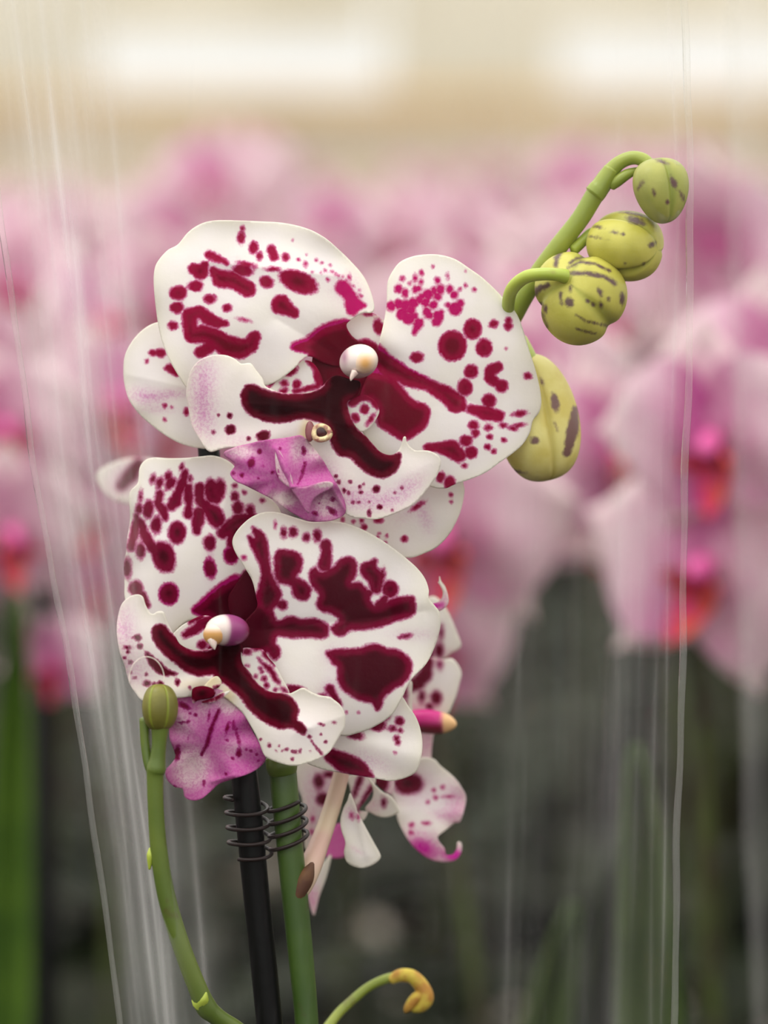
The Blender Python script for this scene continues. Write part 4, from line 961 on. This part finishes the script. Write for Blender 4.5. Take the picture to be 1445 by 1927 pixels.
foldsB = [(x, x - 0.025 * (1 - x), a, w_, m_, A_, B_) for x, a, w_, m_ in zip(rr.uniform(0.02, 0.2, 7), rr.uniform(5, 14, 7), rr.uniform(3, 7, 7), rr.uniform(0.15, 0.4, 7))] + \
         [(x, x, a, w_, m_, ya, B_) for x, a, w_, m_, ya in zip(rr.uniform(0.3, 0.75, 5), rr.uniform(2, 6, 5), rr.uniform(3, 7, 5), rr.uniform(0.02, 0.05, 5), rr.uniform(-400, 900, 5))] + \
         [(x, x - 0.02, a, w_, m_, ya, B_) for x, a, w_, m_, ya in zip(rr.uniform(0.75, 0.98, 9), rr.uniform(5, 12, 9), rr.uniform(6, 14, 9), rr.uniform(0.03, 0.10, 9), rr.uniform(-400, 700, 9))]
film_sheet('back_film', 420, -1, foldsB, M_FILM)
def seam(xs, wpx, zz, parent=sleeve):
    y = np.linspace(YS[0], YS[-1], 90)
    x = np.interp(y, YS, xs)
    v = []; f = []
    for i in range(90):
        wob = 1.5 * math.sin(y[i] / 90.0) + 1.0 * math.sin(y[i] / 37.0)
        for k, (dx, dz) in enumerate(((-wpx, 6), (-wpx * 0.3, 9 + 3 * math.sin(y[i] / 60)), (wpx * 0.4, 2), (wpx, 5))):
            p = at(x[i] + dx + wob, y[i], D - (zz + dz) * S); v.append(tuple(p))
    for i in range(89):
        for k in range(3):
            a = i * 4 + k; f.append((a, a + 1, a + 5, a + 4))
    o = mesh_obj('seam', v, f, M_SEAM, parent)
    so = o.modifiers.new('thickness', 'SOLIDIFY'); so.thickness = 0.0003
seam(XR, 6, 0)
seam(XL, 5, 0)
# neighbouring sleeve at the right edge
sleeve2 = new_empty('plant_sleeve', at(1700, 2900, D + 1700 * S))
tag(sleeve2, 'blurred clear sleeve edge at the right, around the orchid with orange lips', 'sleeve')
XL2 = [1372, 1374, 1380, 1384, 1388, 1397, 1410, 1424, 1450, 1480]
XR2 = [2330, 2325, 2310, 2300, 2290, 2270, 2250, 2230, 2180, 2120]
film_sheet('front_film', 300, 1, [(0.012, 0.01, 8, 4, 0.3, A_, B_), (0.03, 0.028, 6, 5, 0.12, A_, B_)], M_FILM, 160, 40, XL2, XR2, -1700, sleeve2)
film_sheet('back_film', 500, -1, [(0.03, 0.03, 8, 5, 0.12, A_, B_)], M_FILM, 160, 40, XL2, XR2, -1700, sleeve2)
seam(XL2, 7, -1700, sleeve2)
seam(XR2, 7, -1700, sleeve2)
# faint reflection ring (water spot) by the olive bud, built as a pale tube
pts = []
for k in range(25):
    a = math.pi * (0.95 + 1.1 * k / 24)
    pts.append(at(276 + 33 * math.cos(a), 1278 + 42 * math.sin(a), D - (160 + 1.5 * math.sin(a * 7)) * S))
tube_world('film_thread', pts, 0.8 * S, simple('pale_thread', lin(226, 214, 200), 0.5, 0.4), sleeve, 6)

# ------------------------------------------------------------------ background orchids
def bg_petal_mat(name, edge, mid, base, transl=0.3):
    t = NT(name)
    r = t.attr('t')
    oi = t.n('ShaderNodeObjectInfo')
    k = t.mix(t.ramp(r, 0.15, 0.55), base, mid)
    k = t.mix(t.ramp(r, 0.5, 1.0), k, edge)
    k = t.mix(t.math('MULTIPLY', oi.outputs['Random'], 0.55), k, edge)
    k = t.mix(t.ramp(t.noise(120, 3), 0.5, 0.75, 0, 0.35), k, base)
    s = t.principled(k, 0.5, 0.3)
    return t.done(t.translucent(s, k, transl))
M_BP = bg_petal_mat('pink_petal', lin(230, 210, 210), lin(224, 184, 202), lin(202, 98, 164))
M_BS = bg_petal_mat('pink_sepal', lin(226, 204, 204), lin(218, 174, 192), lin(192, 92, 148))
M_BL = simple('magenta_orange_lip', lin(206, 40, 120), 0.4, 0.4, 140, lin(216, 96, 50), 0.15)
M_BC = simple('pink_column', lin(206, 90, 150), 0.5, 0.2)
M_BSTEM = simple('background_stem', lin(66, 76, 34), 0.5, 0.2, 50, lin(56, 50, 34))

def surf(fn, nu, nv):
    v = []; t = []; f = []
    for i in range(nu + 1):
        for j in range(nv + 1):
            u, w = i / nu, j / nv * 2 - 1
            v.append(fn(u, w)); t.append(u)
    for i in range(nu):
        for j in range(nv):
            a = i * (nv + 1) + j
            f.append((a, a + 1, a + nv + 2, a + nv + 1))
    return v, f, t
def blade(ang, length, width, back, cup, lift=0.0, nu=8, nv=8, rnd=0.55):
    ca, sa = math.cos(ang), math.sin(ang)
    def fn(u, w):
        wd = width * 0.5 * (math.sin(math.pi * (0.06 + 0.94 * u) ** rnd * 0.985) ** 0.55 if u < 0.999 else 0.05)
        x = length * u * (1 - 0.12 * w * w); y = wd * w
        z = lift - back * u * u + cup * w * w * u + 0.0015 * math.sin(5 * w + 7 * u)
        return (x * ca - y * sa, x * sa + y * ca, z)
    return surf(fn, nu, nv)
def flower_parts():
    """local frame: x right, y up, z out of the flower's face"""
    parts = []
    for a in (0.12, math.pi - 0.12):
        parts.append(('petal', blade(a, 0.044, 0.056, 0.006, -0.006, 0.002, rnd=0.75), 0))
    parts.append(('sepal', blade(math.pi / 2, 0.042, 0.030, 0.007, -0.004, 0), 1))
    for a in (-math.pi / 2 + 0.62, -math.pi / 2 - 0.62):
        parts.append(('sepal', blade(a, 0.042, 0.029, 0.008, -0.004, 0), 1))
    v = []; f = []; t = []
    for a, l, w, up in ((-math.pi / 2, 0.018, 0.013, 0.012), (0.3, 0.010, 0.010, 0.012), (math.pi - 0.3, 0.010, 0.010, 0.012)):
        bv, bf, bt = blade(a, l, w, -up, 0.006, 0.003, 5, 4)
        o = len(v); v += [(x, y - 0.006, z) for x, y, z in bv]; f += [tuple(i + o for i in q) for q in bf]; t += bt
    parts.append(('lip', (v, f, t), 2))
    pv, pf = tube_geo(np.array([(0, 0, 0), (0, 0.001, 0.006), (0, 0.0, 0.012), (0, -0.002, 0.015)]), np.array([0.003, 0.004, 0.0042, 0.002]), 8)
    parts.append(('column', (pv, pf, [0.5] * len(pv)), 3))
    return parts
FP = flower_parts()
BGM = [M_BP, M_BS, M_BL, M_BC]
PART_MESH = []
for nm, (v, f, t), mi in FP:
    me = bpy.data.meshes.new(nm); me.from_pydata([tuple(p) for p in v], [], f); me.materials.append(BGM[mi])
    me.polygons.foreach_set('use_smooth', [True] * len(me.polygons))
    a_ = me.attributes.new('t', 'FLOAT', 'POINT'); a_.data.foreach_set('value', np.asarray(t, np.float32))
    PART_MESH.append((nm, me))
JV, JF, JT, JM = [], [], [], []
for nm, (v, f, t), mi in FP:
    o_ = len(JV); JV += [tuple(p) for p in v]; JF += [tuple(i + o_ for i in q) for q in f]; JT += list(t); JM += [mi] * len(f)
ME_FLOWER = bpy.data.meshes.new('flower'); ME_FLOWER.from_pydata(JV, [], JF)
for m_ in BGM: ME_FLOWER.materials.append(m_)
ME_FLOWER.polygons.foreach_set('material_index', JM); ME_FLOWER.polygons.foreach_set('use_smooth', [True] * len(JF))
a_ = ME_FLOWER.attributes.new('t', 'FLOAT', 'POINT'); a_.data.foreach_set('value', np.asarray(JT, np.float32))

def face_rot(d, roll=0.0):
    d = Vector(d).normalized()
    x = Vector((0, 0, 1)).cross(d).normalized(); y = d.cross(x)
    m = Matrix((x, y, d)).transposed()
    return (m @ Matrix.Rotation(roll, 3, 'Z')).to_euler()

def put_flower(parent, pos, d, roll, scale, detail):
    base = world_loc(parent)
    if detail:
        e = bpy.data.objects.new('flower', None); COL.objects.link(e); e.empty_display_size = 0.01
        e.parent = parent; e.location = Vector(pos) - base; e.rotation_euler = face_rot(d, roll); e.scale = (scale,) * 3
        for nm, me in PART_MESH:
            o = bpy.data.objects.new(nm, me); COL.objects.link(o); o.parent = e
    else:
        e = bpy.data.objects.new('flower', ME_FLOWER); COL.objects.link(e)
        e.parent = parent; e.location = Vector(pos) - base; e.rotation_euler = face_rot(d, roll); e.scale = (scale,) * 3
    return e

def placed_plant(label, base, flowers, pale_pot=False, stake_on=True, leaves=5, seed=0):
    """flowers: (px, py, depth behind focus, yaw, roll, scale)"""
    r_ = random.Random(seed)
    root = new_empty('pink_orchid', base); tag(root, label, 'orchid', 'pink orchids behind the sleeve')
    lathe('pot', Vector(base), POT_PROF, M_POTW if pale_pot else M_POT, root, 18)
    pos = []
    for (px, py, dd, yaw, roll, sc) in flowers:
        p = at(px, py, D + dd); pos.append(p)
        d = Vector((math.sin(yaw), -math.cos(yaw), -0.05 + r_.uniform(-0.2, 0.2)))
        put_flower(root, p, d, roll, sc, True)
    order = sorted(pos, key=lambda p: p.z)
    path = [Vector(base) + Vector((0, 0, 0.10)), Vector(base) * 0.6 + Vector((order[0].x, order[0].y, 0)) * 0.4 + Vector((0, 0.015, 0.26))]
    path += [p + Vector((0, 0.028, 0)) for p in order]
    c = catmull_open3(path)
    tube_world('stem', c, 0.0025, M_BSTEM, root, 8)
    for p in order:
        tube_world('pedicel', [p + Vector((0, 0.028, 0)), p + Vector((0, 0.015, 0.004)), p + Vector((0, 0.001, 0))], 0.0014, M_BSTEM, root, 6)
    for k in range(leaves):
        leaf(Vector(base) + Vector((0, 0, 0.1)), r_.uniform(0, TAU), r_.uniform(0.16, 0.24), r_.uniform(0.05, 0.07), r_.uniform(0.06, 0.12), r_.uniform(0.02, 0.08), M_LEAF, root)
    return root

def catmull_open3(path, sub=8):
    p = np.array([tuple(q) for q in path], float); out = []
    n = len(p)
    for i in range(n - 1):
        p0, p1, p2, p3 = p[max(i - 1, 0)], p[i], p[i + 1], p[min(i + 2, n - 1)]
        for k in range(sub):
            t = k / sub
            out.append(0.5 * ((2 * p1) + (-p0 + p2) * t + (2 * p0 - 5 * p1 + 4 * p2 - p3) * t * t + (-p0 + 3 * p1 - 3 * p2 + p3) * t ** 3))
    out.append(p[-1])
    return np.array(out)

def ground_under(px, dd, y0=None):
    p = at(px, 1300, D + dd)
    return Vector((p.x, p.y, 0))

placed_plant('pale pink orchid with red and orange lips just outside the sleeve at the right', ground_under(1390, 0.32),
             [(1345, 825, 0.31, -0.35, 0.1, 0.95), (1335, 1070, 0.33, -0.40, -0.25, 1.12), (1150, 850, 0.42, 0.5, 0.2, 0.9), (1440, 1000, 0.34, -0.5, 0, 0.9), (1440, 700, 0.38, 0.2, 0, 0.9)], seed=1)
placed_plant('magenta pink orchid high at the right edge behind the topmost bud', ground_under(1400, 0.55),
             [(1340, 480, 0.55, 2.7, 0, 1.1), (1440, 560, 0.58, 0.1, 0.4, 1.0), (1330, 620, 0.6, 0.3, -0.2, 0.9), (1230, 700, 0.62, -0.3, 0.2, 1.0)], seed=2)
placed_plant('pink orchid with large petals below the pale yellow bud', ground_under(980, 0.40),
             [(835, 1000, 0.38, -0.15, 0.1, 1.12), (1040, 880, 0.44, 2.7, 0, 1.0), (795, 1215, 0.44, 0.2, 0.2, 0.95), (1010, 740, 0.5, 0.1, 0.2, 1.0)], seed=3)
placed_plant('pink orchid at the left edge beside the leaning sleeve crease', ground_under(60, 0.42),
             [(5, 800, 0.42, 0.3, 0.2, 0.75), (15, 1000, 0.40, 0.4, 0, 0.8), (95, 1250, 0.44, -0.3, 0.3, 0.55), (-60, 900, 0.45, 0, 0, 0.9)], seed=4)
placed_plant('pink orchid with red lip above the left white petal', ground_under(400, 1.1),
             [(400, 355, 1.1, -0.2, 0.1, 0.95), (330, 560, 1.15, 0.3, 0, 0.9), (480, 330, 1.15, 0.5, 0.2, 0.8), (260, 700, 1.2, -0.2, 0, 0.9)], seed=5)
placed_plant('pale pink orchid behind the creased left side of the sleeve', ground_under(200, 0.6),
             [(170, 600, 0.6, 1.1, 0, 0.8), (200, 760, 0.58, 0.6, 0.1, 0.9), (160, 960, 0.6, 0.2, 0, 0.8), (190, 1090, 0.62, -0.3, 0, 0.7)], seed=6)

# broad upright leaf and dark stake of the plant at the left edge
left_root = bpy.data.objects['pink_orchid.003']
def upright_leaf(parent, x0, y0, x1, y1, w, dd, mat):
    lv = []; lf = []
    for i in range(15):
        t = i / 14
        wd = w * (math.sin(math.pi * (0.25 + 0.75 * t)) ** 0.7 if t < 1 else 0.02)
        for k in (-1, -0.5, 0, 0.5, 1):
            lv.append(tuple(at(x0 + (x1 - x0) * t * t + wd * k, y0 + (y1 - y0) * t, D + dd + 0.01 * (1 - k * k) + 0.02 * t)))
    for i in range(14):
        for k in range(4):
            a = i * 5 + k; lf.append((a, a + 1, a + 6, a + 5))
    o = mesh_obj('leaf', lv, lf, mat, parent)
    so = o.modifiers.new('thickness', 'SOLIDIFY'); so.thickness = 0.002
upright_leaf(left_root, 8, 2300, 34, 1120, 40, 0.40, M_LEAFB)
right_root = bpy.data.objects['pink_orchid']
M_LEAFM = simple('mid_green_leaf', lin(62, 78, 34), 0.5, 0.2, 40, lin(48, 64, 26), 0.12)
upright_leaf(right_root, 1235, 2500, 1195, 1400, 60, 0.19, M_LEAFM)
upright_leaf(right_root, 1120, 2500, 1165, 1590, 48, 0.22, M_LEAF)
upright_leaf(right_root, 960, 2600, 1080, 1700, 55, 0.30, M_LEAFM)
sb = Vector(at(80, 1900, D + 0.44)); sb.z = 0
st = new_empty('plant_stake', sb); tag(st, 'blurred black stake at the left edge beside the green leaf', 'stake')
tp = at(80, 880, D + 0.44)
tube_world('rod', [tuple(sb), tuple((sb + tp) / 2), tuple(tp)], 0.0045, M_BLACK, st, 12)

# rows further back: copies of built plants
def row_plant(seed):
    r_ = random.Random(seed)
    root = new_empty('pink_orchid', (0, 0, 0))
    lathe('pot', Vector((0, 0, 0)), POT_PROF, M_POTW if seed == 12 else M_POT, root, 14)
    lean = r_.uniform(-0.3, 0.3)
    path = [Vector((0, 0, 0.1)), Vector((0.01, 0, 0.25)), Vector((0.02 + 0.05 * lean, 0, 0.38)), Vector((0.06 * lean, -0.01, 0.48)), Vector((-0.04 + 0.1 * lean, -0.03, 0.55)), Vector((-0.10 + 0.1 * lean, -0.05, 0.57))]
    c = catmull_open3(path)
    tube_world('stem', c, 0.0025, M_BSTEM, root, 6)
    n = len(c)
    for k in range(8):
        q = Vector(c[int(n * (0.52 + 0.47 * k / 7)) - 1])
        side = -1 if k % 2 else 1
        d = Vector((side * 0.5 + r_.uniform(-0.3, 0.3), -1, r_.uniform(-0.3, 0.1)))
        put_flower(root, q + Vector((side * 0.03, -0.02, -0.012)), d, r_.uniform(-0.3, 0.3), r_.uniform(0.85, 1.05), False)
    for k in range(5):
        leaf(Vector((0, 0, 0.1)), r_.uniform(0, TAU), r_.uniform(0.16, 0.24), 0.06, r_.uniform(0.05, 0.11), 0.05, M_LEAF, root)
    return root
protos = [row_plant(s) for s in (11, 12, 13)]
used = [False] * 3
def copy_plant(src):
    c = src.copy(); COL.objects.link(c)
    for ch in list(src.children):
        k = ch.copy(); COL.objects.link(k); k.parent = c
    return c
ORD = 'first second third fourth fifth sixth seventh eighth ninth tenth eleventh twelfth thirteenth fourteenth fifteenth sixteenth'.split()
BLOCKER_LABELS = ['pink orchid standing close at the left of the sleeve, slightly behind it', 'pink orchid standing level with the sleeve at its left', 'pink orchid standing level with the sleeve at its right', 'pink orchid standing close at the right of the sleeve, slightly behind it', 'pink orchid standing in front of the sleeve toward the camera at left', 'pink orchid standing in front of the sleeve toward the camera at right', 'pink orchid two places to the left of the sleeve', 'pink orchid two places to the right of the sleeve', 'pink orchid one row behind the sleeve at its left']
cnt = 0
for (nx, ny), nl in zip(((-0.27, 0.16), (-0.25, -0.06), (0.27, -0.05), (0.26, 0.12), (-0.30, -0.30), (0.30, -0.28), (-0.42, 0.05), (0.44, 0.05), (-0.26, 0.38)), BLOCKER_LABELS):  # unseen neighbours added around the sleeve to block side light
    i = rng.randrange(3)
    if used[i]: o = copy_plant(protos[i])
    else: o = protos[i]; used[i] = True
    o.location = (nx, ny, 0); o.rotation_euler = (0, 0, rng.uniform(-0.5, 0.5) + (0.5 if nx > 0 else -0.2)); o.scale = (0.95,) * 3
    tag(o, nl, 'orchid', 'pink orchids beside the sleeve')
for (npx, ndd, lab_) in ((175, 1.20, 'blurred orchid in a pale pot seen low at the left beside the sleeve'), (1345, 1.10, 'blurred orchid in a pale pot seen low at the right edge'), (215, 0.86, 'blurred orchid in a pale pot nearest the sleeve at the left')):
    i = 1
    if used[i]: o = copy_plant(protos[i])
    else: o = protos[i]; used[i] = True
    g_ = ground_under(npx, ndd); o.location = (g_.x, g_.y, 0); o.rotation_euler = (0, 0, rng.uniform(-0.5, 0.5)); o.scale = (0.92,) * 3
    tag(o, lab_, 'orchid', 'pink orchids in the far rows')
y = 0.72
ri = 0
while y < 4.3:
    dist = y - CAM.y
    half = 0.5 * W / F * dist + 0.14
    sp = 0.15 + 0.03 * max(y - 1, 0)
    x = -half + (ri % 2) * sp * 0.5
    ci = 0
    while x < half:
        px_ = W / 2 + x / dist * F
        keep = True
        if px_ < 300 and y > 1.45: keep = False            # an open aisle runs along the left
        if y > 2.6 and rng.random() < 0.35: keep = False
        if keep:
            i = rng.randrange(3)
            if used[i]: o = copy_plant(protos[i])
            else: o = protos[i]; used[i] = True
            o.location = (x + rng.uniform(-0.03, 0.03), y + rng.uniform(-0.04, 0.04), 0)
            o.rotation_euler = (0, 0, rng.uniform(-0.9, 0.9))
            s_ = rng.uniform(0.82, 0.97) * (1.0 if y < 1.8 else 0.91); o.scale = (s_, s_, s_)
            tag(o, 'blurred pink orchid, %s row behind the sleeve, %s from the left' % (ORD[min(ri, 15)], ORD[min(ci, 15)]), 'orchid', 'pink orchids in the far rows')
            ci += 1
        x += sp
    y += 0.19 + 0.05 * max(y - 1, 0); ri += 1
